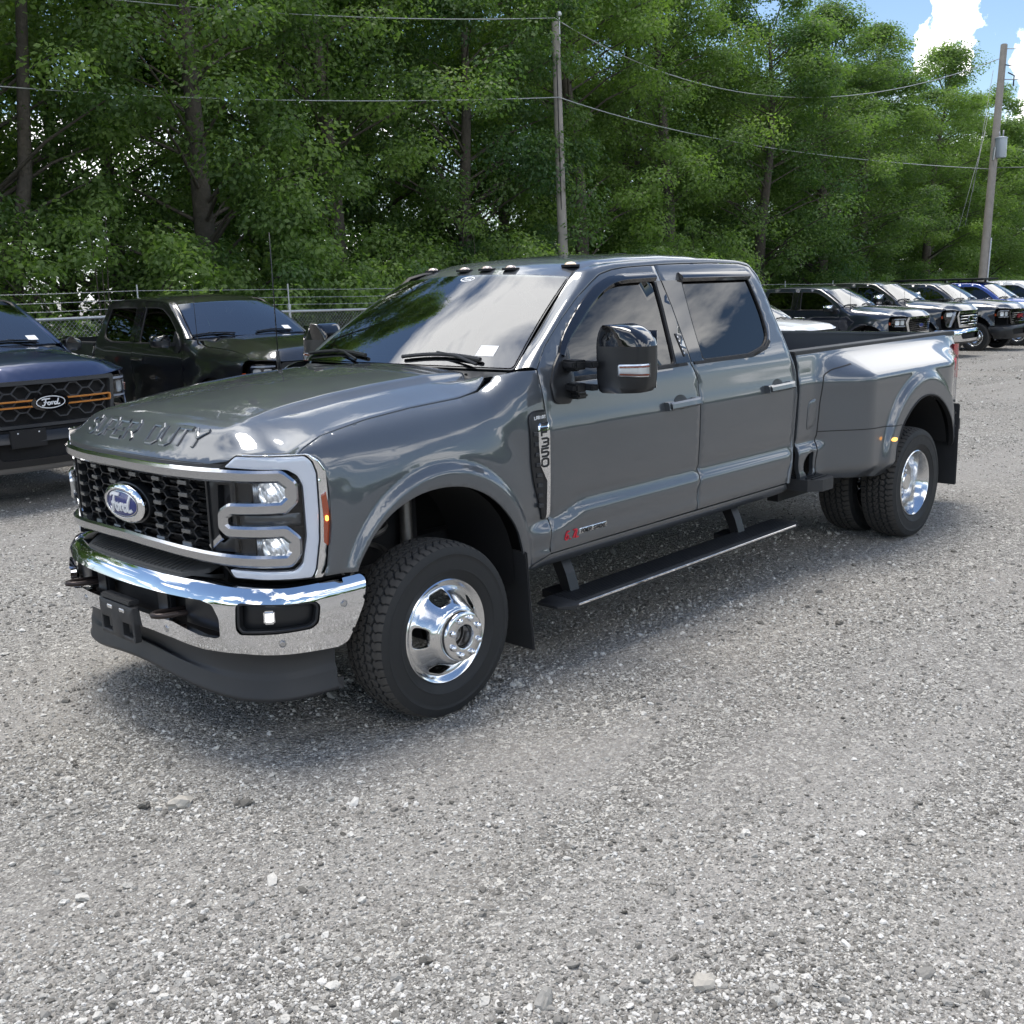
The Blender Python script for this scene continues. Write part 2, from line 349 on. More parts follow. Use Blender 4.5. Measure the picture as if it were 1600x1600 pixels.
GL = {'2': [[(0,5),(1,6),(3,6),(4,5),(4,3.8),(0,.3),(0,0),(4,0)]], 'S': [[(4,5),(3,6),(1,6),(0,5),(0,3.9),(1,3.1),(3,2.9),(4,2.1),(4,1),(3,0),(1,0),(0,1)]], 'U': [[(0,6),(0,1),(1,0),(3,0),(4,1),(4,6)]],
 'P': [[(0,0),(0,6),(3.2,6),(4,5.2),(4,3.4),(3.2,2.7),(.6,2.7)]], 'E': [[(4,6),(0,6),(0,0),(4,0)],[(.6,3),(3.4,3)]], 'R': [[(0,0),(0,6),(3.2,6),(4,5.2),(4,3.6),(3.2,2.9),(.6,2.9)],[(2,2.4),(4,0)]],
 'D': [[(0,0),(0,6),(2.9,6),(4,4.9),(4,1.1),(2.9,0),(.5,0)]], 'T': [[(0,6),(4,6)],[(2,5.4),(2,0)]], 'Y': [[(0,6),(2,3.2),(4,6)],[(2,2.6),(2,0)]],
 'F': [[(4,6),(0,6),(0,0)],[(.6,3),(3.2,3)]], '3': [[(0,6),(3,6),(4,5),(4,3.8),(3.2,3),(4,2.2),(4,1),(3,0),(0,0)],[(1,3),(2.6,3)]], '5': [[(4,6),(0,6),(0,3.3),(3.2,3.3),(4,2.5),(4,1),(3,0),(0,0)]],
 '0': [[(1,0),(0,1),(0,5),(1,6),(3,6),(4,5),(4,1),(3,0),(1.4,0)]], '6': [[(4,6),(1,6),(0,5),(0,1),(1,0),(3,0),(4,1),(4,2.4),(3.2,3.2),(.6,3.2)]], '7': [[(0,6),(4,6),(1.6,0)]], '.': [[(1.6,0),(2.4,0)]],
 'L': [[(0,6),(0,0),(3.8,0)]], 'O': [[(1,0),(0,1),(0,5),(1,6),(3,6),(4,5),(4,1),(3,0),(1.4,0)]], 'W': [[(0,6),(1,0),(2,4),(3,0),(4,6)]], 'K': [[(0,0),(0,6)],[(4,6),(.7,3),(4,0)]],
 'A': [[(0,0),(0,4.6),(1.2,6),(2.8,6),(4,4.6),(4,0)],[(.6,2.4),(3.4,2.4)]], 'I': [[(2,0),(2,6)]], '4': [[(3,0),(3,6),(0,2),(4,2)]], 'X': [[(0,0),(4,6)],[(0,6),(1.7,3.4)],[(2.3,2.6),(4,0)]],
 'G': [[(4,5),(3,6),(1,6),(0,5),(0,1),(1,0),(3,0),(4,1),(4,3),(2.2,3)]], 'M': [[(0,0),(0,6),(2,3),(4,6),(4,0)]], 'C': [[(4,5),(3,6),(1,6),(0,5),(0,1),(1,0),(3,0),(4,1)]], 'H': [[(0,0),(0,6)],[(4,0),(4,6)],[(.6,3),(3.4,3)]], ' ': []}
def text(name, S, s, o, cw, ch, gap, sw, d0, d1, m, parent, vert=False, slant=0, b=.001, up=1):
    """block letters laid on surface S from origin o; vert=True stacks them downwards"""
    mb = MB()
    for i, c in enumerate(s):
        ox, oy = (o[0]+i*(cw+gap), o[1]) if not vert else (o[0], o[1]-i*(ch+gap))
        for st in GL[c]:
            p = [(ox+(x/4*abs(cw)+slant*y/6*ch)*(1 if cw > 0 else -1), oy+y/6*ch) for x, y in st]
            ribbon(None, S, p, sw, d0, d1, None, b=b, h=.03, mb=mb)
    return mb.build(name, m, parent, fix=False)
# connected script lettering used in the oval badges
SCRIPT = [[(-1.0,.62),(-.86,.80),(-.60,.86),(-.32,.82),(-.02,.86)], [(-.50,.84),(-.58,.30),(-.66,-.20),(-.78,-.52),(-.94,-.56),(-1.0,-.40)], [(-.80,.10),(-.58,.14),(-.40,.14)],
 [(-.10,.14),(-.26,.10),(-.36,-.10),(-.32,-.34),(-.18,-.42),(-.04,-.30),(.0,-.06),(-.07,.10)], [(-.02,.02),(.12,.08),(.20,.16),(.18,-.10),(.14,-.42)], [(.18,-.04),(.30,.14),(.42,.16)],
 [(.72,.06),(.60,.14),(.48,.04),(.42,-.18),(.50,-.40),(.64,-.38),(.74,-.16)], [(1.0,.84),(.90,.40),(.80,-.10),(.80,-.36),(.96,-.40),(1.1,-.26)]]
def script(name, S, c, sx, sy, sw, d0, d1, m, parent, flipu=1):
    mb = MB()
    for st in SCRIPT:
        p = rnd([(c[0]+flipu*x*sx, c[1]+(y-.12)*sy) for x, y in st], .4*sx, 4, closed=False); ribbon(None, S, p, sw, d0, d1, None, b=.0004, h=.02, mb=mb)
    return mb.build(name, m, parent, fix=False)
def oval(c, a, b, n=40): return [(c[0]+a*cos(2*pi*i/n), c[1]+b*sin(2*pi*i/n)) for i in range(n)]
def loft(name, rows, m, parent, out=(0, 1, 0), smooth=True):
    R_ = [np.array(r, float) for r in rows]; n = len(R_[0]); V = np.vstack(R_)
    Fc = [[i*n+j, i*n+j+1, (i+1)*n+j+1, (i+1)*n+j] for i in range(len(R_)-1) for j in range(n-1)]
    f = Fc[len(Fc)//2]; nn = np.cross(V[f[1]]-V[f[0]], V[f[2]]-V[f[0]])
    if nn @ np.array(out) < 0: Fc = [f[::-1] for f in Fc]
    return mk(name, V, Fc, m, parent, smooth)
def plane_S(o, u, v):
    """flat surface with origin o, axes u and v, normal u x v"""
    o, u, v = [np.array(q, float) for q in (o, u, v)]; n = np.cross(u, v); n /= np.linalg.norm(n)
    return lambda a, b, d=0: o+np.multiply.outer(np.asarray(a, float), u)+np.multiply.outer(np.asarray(b, float), v)+np.multiply.outer(np.asarray(d, float)+0*np.asarray(a, float), n)

# ================================================================== pickup body surfaces (front axle at origin, +x forward, +y driver's side)
DOORT = smtab([(.45,.90),(.53,.935),(.55,.962),(.60,.984),(.625,.990),(.64,.978),(.70,.978),(.765,.986),(.80,.972),(.832,.947),(.84,.952),(.86,.962),(1.0,.971),(1.18,.977),(1.225,.975),(1.25,.966),(1.38,.950),(1.44,.934),(1.50,.912),(1.93,.735),(1.97,.715),(2.0,.69)], .006)
HSH = smtab([(-.9,.9),(-.6,.985),(-.35,1.),(-.24,.985),(-.17,.93),(-.11,.82),(-.06,.62),(-.025,.36),(0,0),(.05,-.6)], .010)
PL = np.array([(.930,0),(.929,.15),(.923,.3),(.910,.45),(.885,.6),(.855,.70),(.81,.79),(.765,.845),(.71,.885),(.64,.915),(.56,.936),(.45,.95),(.2,.955)])
BU = np.array([(1.0,0),(.998,.15),(.99,.33),(.965,.52),(.925,.68),(.875,.79),(.82,.86),(.75,.91),(.65,.94),(.52,.955),(.38,.96),(.2,.96)])
def dens(P):
    t = np.r_[0, np.cumsum(np.hypot(*np.diff(P, axis=0).T))]
    Q = np.vstack([np.c_[P[::-1, 0], -P[::-1, 1]][:-1], P]); tt = np.r_[-t[::-1][:-1], t]
    g = np.arange(-t[-1], t[-1], .002); X = np.interp(g, tt, Q[:, 0]); Y = np.interp(g, tt, Q[:, 1])
    n = 20; w = np.exp(-.5*(np.arange(-3*n, 3*n+1)/n)**2); w /= w.sum()
    X = np.convolve(np.pad(X, 3*n, 'edge'), w, 'valid'); Y = np.convolve(np.pad(Y, 3*n, 'edge'), w, 'valid')
    s = np.r_[0, np.cumsum(np.hypot(np.diff(X), np.diff(Y)))]; s -= np.interp(0, Y, s); return s, X, Y
PLD, BUD = dens(PL), dens(BU)
def curve(D, s, d=0):
    s = np.asarray(s, float); x = np.interp(s, D[0], D[1]); y = np.interp(s, D[0], D[2]); e = .004
    tx = np.interp(s+e, D[0], D[1])-np.interp(s-e, D[0], D[1]); ty = np.interp(s+e, D[0], D[2])-np.interp(s-e, D[0], D[2]); l = np.hypot(tx, ty)+1e-12
    return x+ty/l*d, y-tx/l*d
def Sfront(s, z, d=0):
    x, y = curve(PLD, s, d); return np.stack([x, y, np.asarray(z, float)+0*x], -1)
BPROF = smtab([(.36,-.05),(.42,-.02),(.45,0),(.52,.008),(.62,.012),(.69,.006),(.712,-.003),(.73,-.013),(.745,-.025),(.755,-.036)], .006)
def Sbump(s, z, d=0):
    x, y = curve(BUD, s, np.interp(z, *BPROF)+d); return np.stack([x, y, np.asarray(z, float)+0*x], -1)
def Sflat(D):
    def f(s, z, d=0):
        x, y = curve(D, s, d); return np.stack([x, y, np.asarray(z, float)+0*x], -1)
    return f
# hood-to-fender gap in 3-D
GAP = np.array([(.66,.895,1.268),(.60,.876,1.29),(.50,.857,1.325),(.25,.846,1.362),(0,.842,1.384),(-.3,.840,1.399),(-.42,.832,1.417),(-.50,.805,1.455),(-.53,.785,1.478),(-.64,.845,1.493),(-.80,.87,1.50)])
def gy(x): return np.interp(x, GAP[::-1, 0], GAP[::-1, 1])
def gz_(x): return np.interp(x, GAP[::-1, 0], GAP[::-1, 2])
GYs = smtab(np.c_[GAP[::-1, 0], np.array([.87,.845,.838,.838,.838,.840,.842,.846,.857,.876,.895])].tolist(), .03)
ZTs = smtab(np.c_[GAP[::-1, 0], GAP[::-1, 2]].tolist(), .02)
PLY = (PLD[1][PLD[2] > 0][::-1], PLD[2][PLD[2] > 0][::-1])
def basey(x): return np.where(x > .2, np.minimum(.970, np.interp(x, *PLY)+.014), .970)
AX, AZ = -.035, .56
def fside(x, z):
    x = np.asarray(x, float); z = np.asarray(z, float); dd = np.interp(z+.064*sm(-1.05, -.76, x)*sm(.55, .70, z)*sm(1.15, .85, z), *DOORT)
    a = np.interp(x, *GYs); k = np.interp(z-np.interp(x, *ZTs), *HSH); fe = a+(basey(x)-a)*k
    r = np.hypot(x-AX, z-AZ)
    fe = fe+.026*(1-sm(.545, .590, r))+.018*(1-sm(.575, .80, r))*sm(AZ-.1, AZ+.2, z)
    w = sm(-.74, -.50, x); return dd*(1-w)+fe*w
def Sside(x, z, d=0): return np.stack([np.asarray(x, float), fside(x, z)+d, np.asarray(z, float)+0*np.asarray(x, float)], -1)
RX, RZ = -4.53, .55
SHO = smtab([(.3,1.),(1.235,1.),(1.375,0),(1.6,0)], .018)
def fbed(x, z, dually=True):
    x = np.asarray(x, float); z = np.asarray(z, float); base = np.interp(np.minimum(z, 1.40), *DOORT)
    if dually: k = sm(-3.34, -3.46, x)*sm(1.22, 1.05, z); base = base*(1-k)+(.972-.03*sm(.62, .50, z))*k
    if not dually:
        r = np.hypot(x-RX, z-RZ); return base+.035*(1-sm(.53, .56, r))-.02*sm(-5.3, -5.6, x)
    b = .205*sm(-3.30, -3.80, x)*(1-.85*sm(-4.95, -5.62, x)); g = np.interp(z, *SHO)
    r = np.hypot(x-RX, z-RZ); f = b*g+.040*(1-sm(.59, .665, r))*sm(-3.6, -3.9, x)
    f = f-.07*sm(.64, .50, z)*sm(-3.2, -3.5, x)
    # bed sides curve in towards the tailgate
    return base+f-.015*sm(-5.4, -5.62, x)
def Sbed(x, z, d=0): return np.stack([np.asarray(x, float), fbed(x, z)+d, np.asarray(z, float)+0*np.asarray(x, float)], -1)
def Sbed0(x, z, d=0): return np.stack([np.asarray(x, float), fbed(x, z, False)+d, np.asarray(z, float)+0*np.asarray(x, float)], -1)
HC = smtab([(-.9,1.50),(-.65,1.505),(-.3,1.512),(0,1.497),(.25,1.476),(.45,1.452),(.55,1.438),(.66,1.418),(.75,1.393),(.81,1.364),(.845,1.332),(.868,1.300),(.895,1.275),(.918,1.250),(.932,1.232),(.95,1.20)], .010)
def ghood(x, y):
    x = np.asarray(x, float); y = np.abs(np.asarray(y, float)); xp = np.interp(y, PLY[1][::-1], PLY[0][::-1]) if PLY[1][0] > PLY[1][-1] else np.interp(y, PLY[1], PLY[0])
    xe = x+.93-xp; c = np.interp(xe, *HC)-.020*(y/.5)**2*sm(.93, .6, xe)
    w = sm(.57, .86, y); st = .026*sm(.565, .60, y)*sm(.78, .42, xe)
    e = np.interp(x, *ZTs)+.028*np.clip((.85-y)/.2, 0, 2)*(.35+.65*sm(.98, .66, xe))
    return (c*(1-w)+e*w)-st*(1-w)
def Shood(x, y, d=0):
    z = ghood(x, y); e = .004; nx = -(ghood(x+e, y)-ghood(x-e, y))/(2*e); ny = -(ghood(x, y+e)-ghood(x, y-e))/(2*e); l = np.sqrt(nx*nx+ny*ny+1)
    return np.stack([x+nx/l*d, y+ny/l*d, z+d/l], -1)
RC = smtab([(-1.20,1.925),(-1.29,1.953),(-1.36,1.975),(-1.45,1.993),(-1.6,2.014),(-1.85,2.030),(-2.2,2.036),(-2.5,2.028),(-2.7,2.012),(-2.82,1.985),(-2.92,1.95)][::-1], .02)
def groof(x, y):
    y = np.abs(y); return np.interp(x, *RC)+.022*sm(-1.25, -1.6, x)-.030*(y/.65)**2-.035*sm(.52, .72, y)
def Sroof(x, y, d=0): return np.stack([np.asarray(x, float), np.asarray(y, float), groof(x, y)+d], -1)
# windscreen: u in -1..1 across, v 0..1 upwards
def Swind(u, v, d=0):
    u = np.asarray(u, float); v = np.asarray(v, float); y = u*(.837+(.655-.837)*v); b = (1-u*u)
    x = -.665-.635*v+b*(.055+.015*v); z = 1.497+.432*v+b*(.004+.022*v)+.02*np.sin(v*pi)
    return np.stack([x+d*.56, y, z+d*.83], -1)

DTOP = [(-0.745, 1.495), (-0.843, 1.593), (-0.932, 1.655), (-1.043, 1.727), (-1.196, 1.816), (-1.366, 1.898), (-1.447, 1.933), (-1.564, 1.956), (-1.69, 1.967), (-2.128, 1.98), (-2.536, 1.982), (-2.82, 1.976), (-2.92, 1.958), (-2.975, 1.895), (-2.998, 1.815), (-3.012, 1.666), (-3.035, 1.517), (-3.068, 1.366), (-3.082, 1.302), (-3.084, 1.153), (-3.08, 0.845), (-3.035, 0.714), (-2.995, 0.6)]
WTOP = [(-0.668, 0.842, 1.497), (-0.8, 0.803, 1.588), (-0.905, 0.772, 1.657), (-1.02, 0.74, 1.737), (-1.14, 0.706, 1.818), (-1.27, 0.67, 1.908), (-1.33, 0.662, 1.953), (-1.43, 0.655, 1.975), (-1.6, 0.652, 1.993), (-2.1, 0.648, 2.011), (-2.5, 0.648, 2.008), (-2.82, 0.655, 1.99), (-2.945, 0.668, 1.971), (-3.005, 0.705, 1.89), (-3.03, 0.74, 1.8), (-3.052, 0.803, 1.66), (-3.07, 0.872, 1.51), (-3.102, 0.932, 1.366), (-3.114, 0.948, 1.302), (-3.121, 0.96, 1.153), (-3.122, 0.94, 0.845), (-3.075, 0.962, 0.714), (-3.04, 0.968, 0.6)]

def wheel_face(root_name, kind, parent, off):
    """alloy wheel, axis +y, mounting plane at 0; returns list of objects"""
    o = []
    def arc(r, a, k=5): return [(r*cos(a+q), r*sin(a+q)) for q in k]
    mb = MB(); n = 80
    if kind == 'front':
        prof = [(.205,-.16),(.222,-.12),(.226,-.02),(.238,.0),(.238,.012),(.233,.016),(.222,.010),(.215,.001),(.205,-.004)]
        mb.lathe(prof, n); rim = mb.build('rim', ALLOY, parent, smooth=True, sharp=40)
        # dished disc with five hand holes, rising towards the hub
        H = smtab([(.0,.090),(.120,.088),(.135,.074),(.15,.052),(.175,.022),(.190,.004),(.207,-.004),(.22,-.006)], .004)
        holes = []
        for k in range(5):
            a = radians(76+72*k); ra, w = .172, .028
            L = [((ra+u)*cos(a+v/ra)/1, (ra+u)*sin(a+v/ra)) for u, v in rnd([(-w,-.047),(w*.85,-.047),(w*.85,.047),(-w,.047)], .024, 5)]; holes.append(L)
        def S(u, v, d=0): r = np.hypot(u, v); return np.stack([u, np.interp(r, *H)+d, v], -1)
        disc = panel('wheel_disc', S, oval((0,0), .2065, .2065, 96), ALLOY, parent, holes+[oval((0,0), .118, .118, 60)], h=.012, t=.022, bev=.002)
        mb = MB().lathe([(.122,.060),(.122,.085),(.118,.090),(.112,.092),(.112,.118),(.109,.124),(.104,.127),(.060,.131),(.054,.128),(.050,.118),(.048,.05)], 64); hub = mb.build('hub', ALLOY, parent, smooth=True, sharp=35)
        mb = MB().lathe([(.0,.055),(.030,.055),(.034,.062),(.040,.062),(.040,.04)], 32).lathe([(.0,.075),(.018,.075),(.022,.068),(.022,.055)], 24); hb = mb.build('hub_bore', STEEL, parent, smooth=True, sharp=35)
        o += [rim, disc, hub, hb]; rl, hl = .0835, .129
    else:
        prof = [(.238,.012),(.238,.0),(.238,.014),(.231,.018),(.222,.010),(.217,-.008),(.205,-.020),(.200,-.090),(.196,-.10),(.190,-.135)]
        mb.lathe(prof, n); rim = mb.build('rim', ALLOY, parent, smooth=True, sharp=50)
        H = smtab([(.0,-.085),(.100,-.085),(.112,-.095),(.135,-.125),(.17,-.148),(.20,-.150)], .004)
        holes = []
        for k in range(8 if kind == 'rear' else 6):
            a = radians(22+360/(8 if kind == 'rear' else 6)*k); ra = .158
            holes.append([(ra+.018*cos(q))*cos(a+.022*sin(q)/ra) and ((ra+.018*cos(q))*cos(a+.022*sin(q)/ra), (ra+.018*cos(q))*sin(a+.022*sin(q)/ra)) for q in [2*pi*i/14 for i in range(14)]])
        def S(u, v, d=0): r = np.hypot(u, v); return np.stack([u, np.interp(r, *H)+d, v], -1)
        disc = panel('wheel_disc', S, oval((0,0), .194, .194, 72), ALLOY, parent, holes, h=.016, t=.02, bev=.002)
        mb = MB().lathe([(.062,-.085),(.062,-.05),(.056,-.044),(.0,-.042)], 40); hub = mb.build('hub', ALLOY, parent, smooth=True, sharp=35)
        o += [rim, disc, hub]; rl, hl = .0835, -.085
    nut = MB().lathe([(.0150,0),(.0145,.008),(.0130,.016),(.009,.021),(0,.023)], 12).build('lug_nut', CHROME, parent, smooth=True, sharp=60)
    for k in range(8):
        a = radians(22+45*k); q = nut if k == 0 else nut.copy()
        if k: COL.objects.link(q)
        q.location = (rl*cos(a), hl, rl*sin(a)); o.append(q)
    return o
def tyre_mesh(name, hi=True, big=1.0):
    """LT tyre, axis y, centred; outer face towards +y"""
    Rt, hw = .402, .122
    na, nwid = (720, 61) if hi else (96, 13)
    tr = np.linspace(-.100, .100, nwid)
    side = [(.118,.383),(.1240,.365),(.1262,.352),(.1280,.351),(.1282,.347),(.1268,.345),(.1275,.33),(.1270,.300),(.1266,.285),(.1280,.284),(.1276,.279),(.1245,.277),(.122,.270),(.112,.248),(.104,.238),(.098,.232)]
    ys = [-q[0] for q in side[::-1]]+list(tr)+[q[0] for q in side]; crown = lambda y: Rt-.010*(abs(y)/.10)**2.6
    rs = [q[1] for q in side[::-1]]+[crown(y) for y in tr]+[q[1] for q in side]
    ys = np.array(ys); rs = np.array(rs); th = np.linspace(0, 2*pi, na, endpoint=False)
    Rr = np.tile(rs, (na, 1)); k0 = len(side)
    if hi:
        y = ys[None, k0:k0+nwid]; t = th[:, None]; g = np.zeros((na, nwid))
        for c, w in ((-.066,.0048),(-.024,.0048),(.024,.0048),(.066,.0048)):
            g = np.maximum(g, (np.abs(y-c-.003*np.sin(t*60)) < w)*1.0)
        P = 60
        rib = np.digitize(y, [-.066,-.024,.024,.066]); ph = (t*P/(2*pi)+rib*.43+np.where(np.abs(y) > .066, 5., 9.)*np.sign(y)*(np.abs(y)-.045)+.10*np.sin(y*240)) % 1.0
        g = np.maximum(g, (ph < .17)*.85)
        Rr[:, k0:k0+nwid] -= g*.010
        # shoulder blocks continue on to the sidewall
        sh = ((th*P/(2*pi)+.9*2.1) % 1.0 < .30)[:, None]; Rr[:, k0-1:k0] -= sh*.0018; Rr[:, k0+nwid:k0+nwid+1] -= sh*.0018
    Y = np.tile(ys, (na, 1))
    if hi:  # faint moulded rings and blocks on the sidewall
        for j in ():
            pass
    X = Rr*np.cos(th)[:, None]; Z = Rr*np.sin(th)[:, None]; Z = np.maximum(Z, -.397)
    V = np.stack([X, Y, Z], -1).reshape(-1, 3); q = len(ys); i = np.arange(na)[:, None]; j = np.arange(q-1)[None, :]
    Fc = np.stack([i*q+j, i*q+j+1, ((i+1) % na)*q+j+1, ((i+1) % na)*q+j], -1).reshape(-1, 4)
    me = bpy.data.meshes.new(name); me.from_pydata(V.tolist(), [], Fc.tolist()); me.polygons.foreach_set('use_smooth', [True]*len(me.polygons)); me.update()
    b = bmesh.new(); b.from_mesh(me); bmesh.ops.recalc_face_normals(b, faces=b.faces); b.to_mesh(me); b.free()
    me.set_sharp_from_angle(angle=radians(38)); me.materials.append(RUB); me.materials.append(TREAD)
    mi = np.tile(((np.arange(q-1) >= k0-1) & (np.arange(q-1) < k0+nwid)).astype(np.int32), (na, 1))
    if hi: gg = np.zeros((na, q)); gg[:, k0:k0+nwid] = g; mi[(gg[:, :-1] > .5) | (gg[:, 1:] > .5) & (np.roll(gg, -1, 0)[:, 1:] > .5)] = 0  # shade inside the tread grooves painted in: groove faces take the darker rubber
    mi = mi.ravel(); me.polygons.foreach_set('material_index', mi); return me
TYRE_HI = tyre_mesh('tyre_tread'); TYRE_LO = tyre_mesh('tyre_plain', False)
WPROTO = {}
def wheel(parent, x, y, kind, steer=0., hi=True, z=.397, sc=1.0, facey=None):
    """wheel Empty with tyre, rim, disc, hub and nuts; y is the tyre's centre, face towards the outside"""
    w = bpy.data.objects.new('wheel', None); COL.objects.link(w); w.parent = parent; w.empty_display_size = .2
    s = 1 if y > 0 else -1; w.location = (x, y, z*sc); w.rotation_euler = (0, 0, steer+(0 if s > 0 else pi)); w.scale = (sc, 1, sc)
    t = addobj('tyre', TYRE_HI if hi else TYRE_LO, w)
    if (kind, hi) not in WPROTO:
        ch = wheel_face('w', kind, w, 0); WPROTO[(kind, hi)] = ch
        for c in ch: c.location.y += .095
    else:
        for c in WPROTO[(kind, hi)]:
            q = c.copy(); COL.objects.link(q); q.parent = w
    return w

def mirror_unit(root, s, hi, headm, shellm, arm=True, name='side_mirror'):
    """tow mirror; s = +1 driver's side"""
    mo = bpy.data.objects.new(name, None); COL.objects.link(mo); mo.parent = root
    if arm: mo.location = (-.105, -s*.075, 0)
    # shell: cross-sections stacked upwards, front face bulging forward
    rows = []; zs = [1.372,1.378,1.40,1.44,1.50,1.56,1.592] if arm else [1.40,1.405,1.415,1.435,1.46,1.475,1.485]
    def ringo(z, ins, dep, yo0=1.150, yo1=1.425):
        if not arm: yo0, yo1 = yo0-.13, yo1-.19
        P = rnd([(-.878+ins*.5, yo0+ins), (-.868+ins*.5, (yo0+yo1)/2), (-.895-.2*ins, yo1-ins-.02), (-.93, yo1-ins), (-1.05+ins*.3, yo1-ins-.01), (-1.06, (yo0+yo1)/2), (-1.05+ins*.3, yo0+ins+.01), (-.93, yo0+ins)], .05, 3)
        return [(x, s*y, z) for x, y in P]+[(P[0][0], s*P[0][1], z)]
    ins = [.045,.022,.008,.002,.0,.0,.0]
    low = loft('mirror_shell', [ringo(z, i, 0) for z, i in zip(zs, ins)], shellm, mo, (0, s, 0)); 
    zt = [1.592,1.62,1.655,1.678,1.690,1.694]; it = [0,.004,.018,.036,.060,.085]
    if not arm: zt = [1.485,1.51,1.535,1.55,1.558,1.56]
    yo = [1.425,1.420,1.398,1.372,1.345,1.32]
    cap = loft('mirror_cap', [ringo(z, i, 0, 1.150, y1+i*.3) for z, i, y1 in zip(zt, it, yo)], headm, mo, (0, s, 0))
    b = MB(); b.add([p for p in ringo(zt[-1], it[-1], 0, 1.150, yo[-1]+it[-1]*.3)[:-1]], [list(range(len(ringo(zt[-1], .085, 0))-1))]); b.build('mirror_cap_top', headm, mo)
    b = MB(); q = ringo(zs[0], ins[0], 0)[:-1]; b.add(q, [list(range(len(q)))]); b.build('mirror_underside', shellm, mo)
    b = MB()
    if arm: b.box((-1.063, s*1.29, 1.56), (.004, .19, .20)); b.box((-1.063, s*1.29, 1.415), (.004, .18, .06))
    else: b.box((-1.063, s*1.13, 1.48), (.004, .15, .12))
    b.build('mirror_glass', mat('mirror_glass', (.7,.72,.75), .02, 1.0), mo)
    # indicator lens wraps the outer lower part
    def Sm(u, v, d=0):
        pts = np.array(rnd([(-.868,1.2875),(-.895,1.405),(-.93,1.425),(-1.0,1.42)], .05, 4, closed=False)); t = np.r_[0, np.cumsum(np.hypot(*np.diff(pts, axis=0).T))]
        u = np.asarray(u, float); x = np.interp(u, t, pts[:, 0]); y = np.interp(u, t, pts[:, 1]); dxx = np.interp(u+.003, t, pts[:, 0])-np.interp(u-.003, t, pts[:, 0]); dyy = np.interp(u+.003, t, pts[:, 1])-np.interp(u-.003, t, pts[:, 1]); l = np.hypot(dxx, dyy)+1e-9
        return np.stack([x+dyy/l*d, s*(y-dxx/l*d), np.asarray(v, float)+0*x], -1)
    if arm:
        panel('indicator_housing', Sm, rnd([(.012,1.452),(.175,1.450),(.175,1.512),(.012,1.508)], .01), REFL, mo, d=.003, h=.02)
        ribbon('indicator_stripe', Sm, [(.02,1.496),(.17,1.500)], .010, .003, .005, AMB, mo, b=.0005); ribbon('indicator_stripe', Sm, [(.02,1.462),(.17,1.460)], .009, .003, .005, AMB, mo, b=.0005)
        panel('indicator_lens', Sm, rnd([(.010,1.450),(.178,1.448),(.178,1.515),(.010,1.511)], .012), LENS, mo, d=.008, h=.03, t=.003)
        b = MB()
        for z0, dz in ((1.505, .022), (1.395, .020)):
            b.box((-.835, s*1.055, z0), (.075, .13, dz*2.1), ch=.010, rz=s*radians(-14)); b.box((-.855, s*1.135, z0+.002), (.045, .10, dz*1.45), ch=.006, rz=s*radians(-14)); b.box((-.792, s*1.06, z0), (.012, .075, dz*1.2), ch=.003, rz=s*radians(-14))
            b.box((-.85, s*1.03, z0-.028), (.05, .06, .012), ch=.004)
        b.box((-.86, s*1.05, 1.352), (.08, .085, .03), ch=.010)
        b.build('mirror_arm', BLKS, mo, smooth=True, sharp=35)
    else:
        MB().box((-.93, s*.98, 1.43), (.06, .16, .05), ch=.012).build('mirror_arm', BLKS, mo, smooth=True, sharp=35)
    return mo

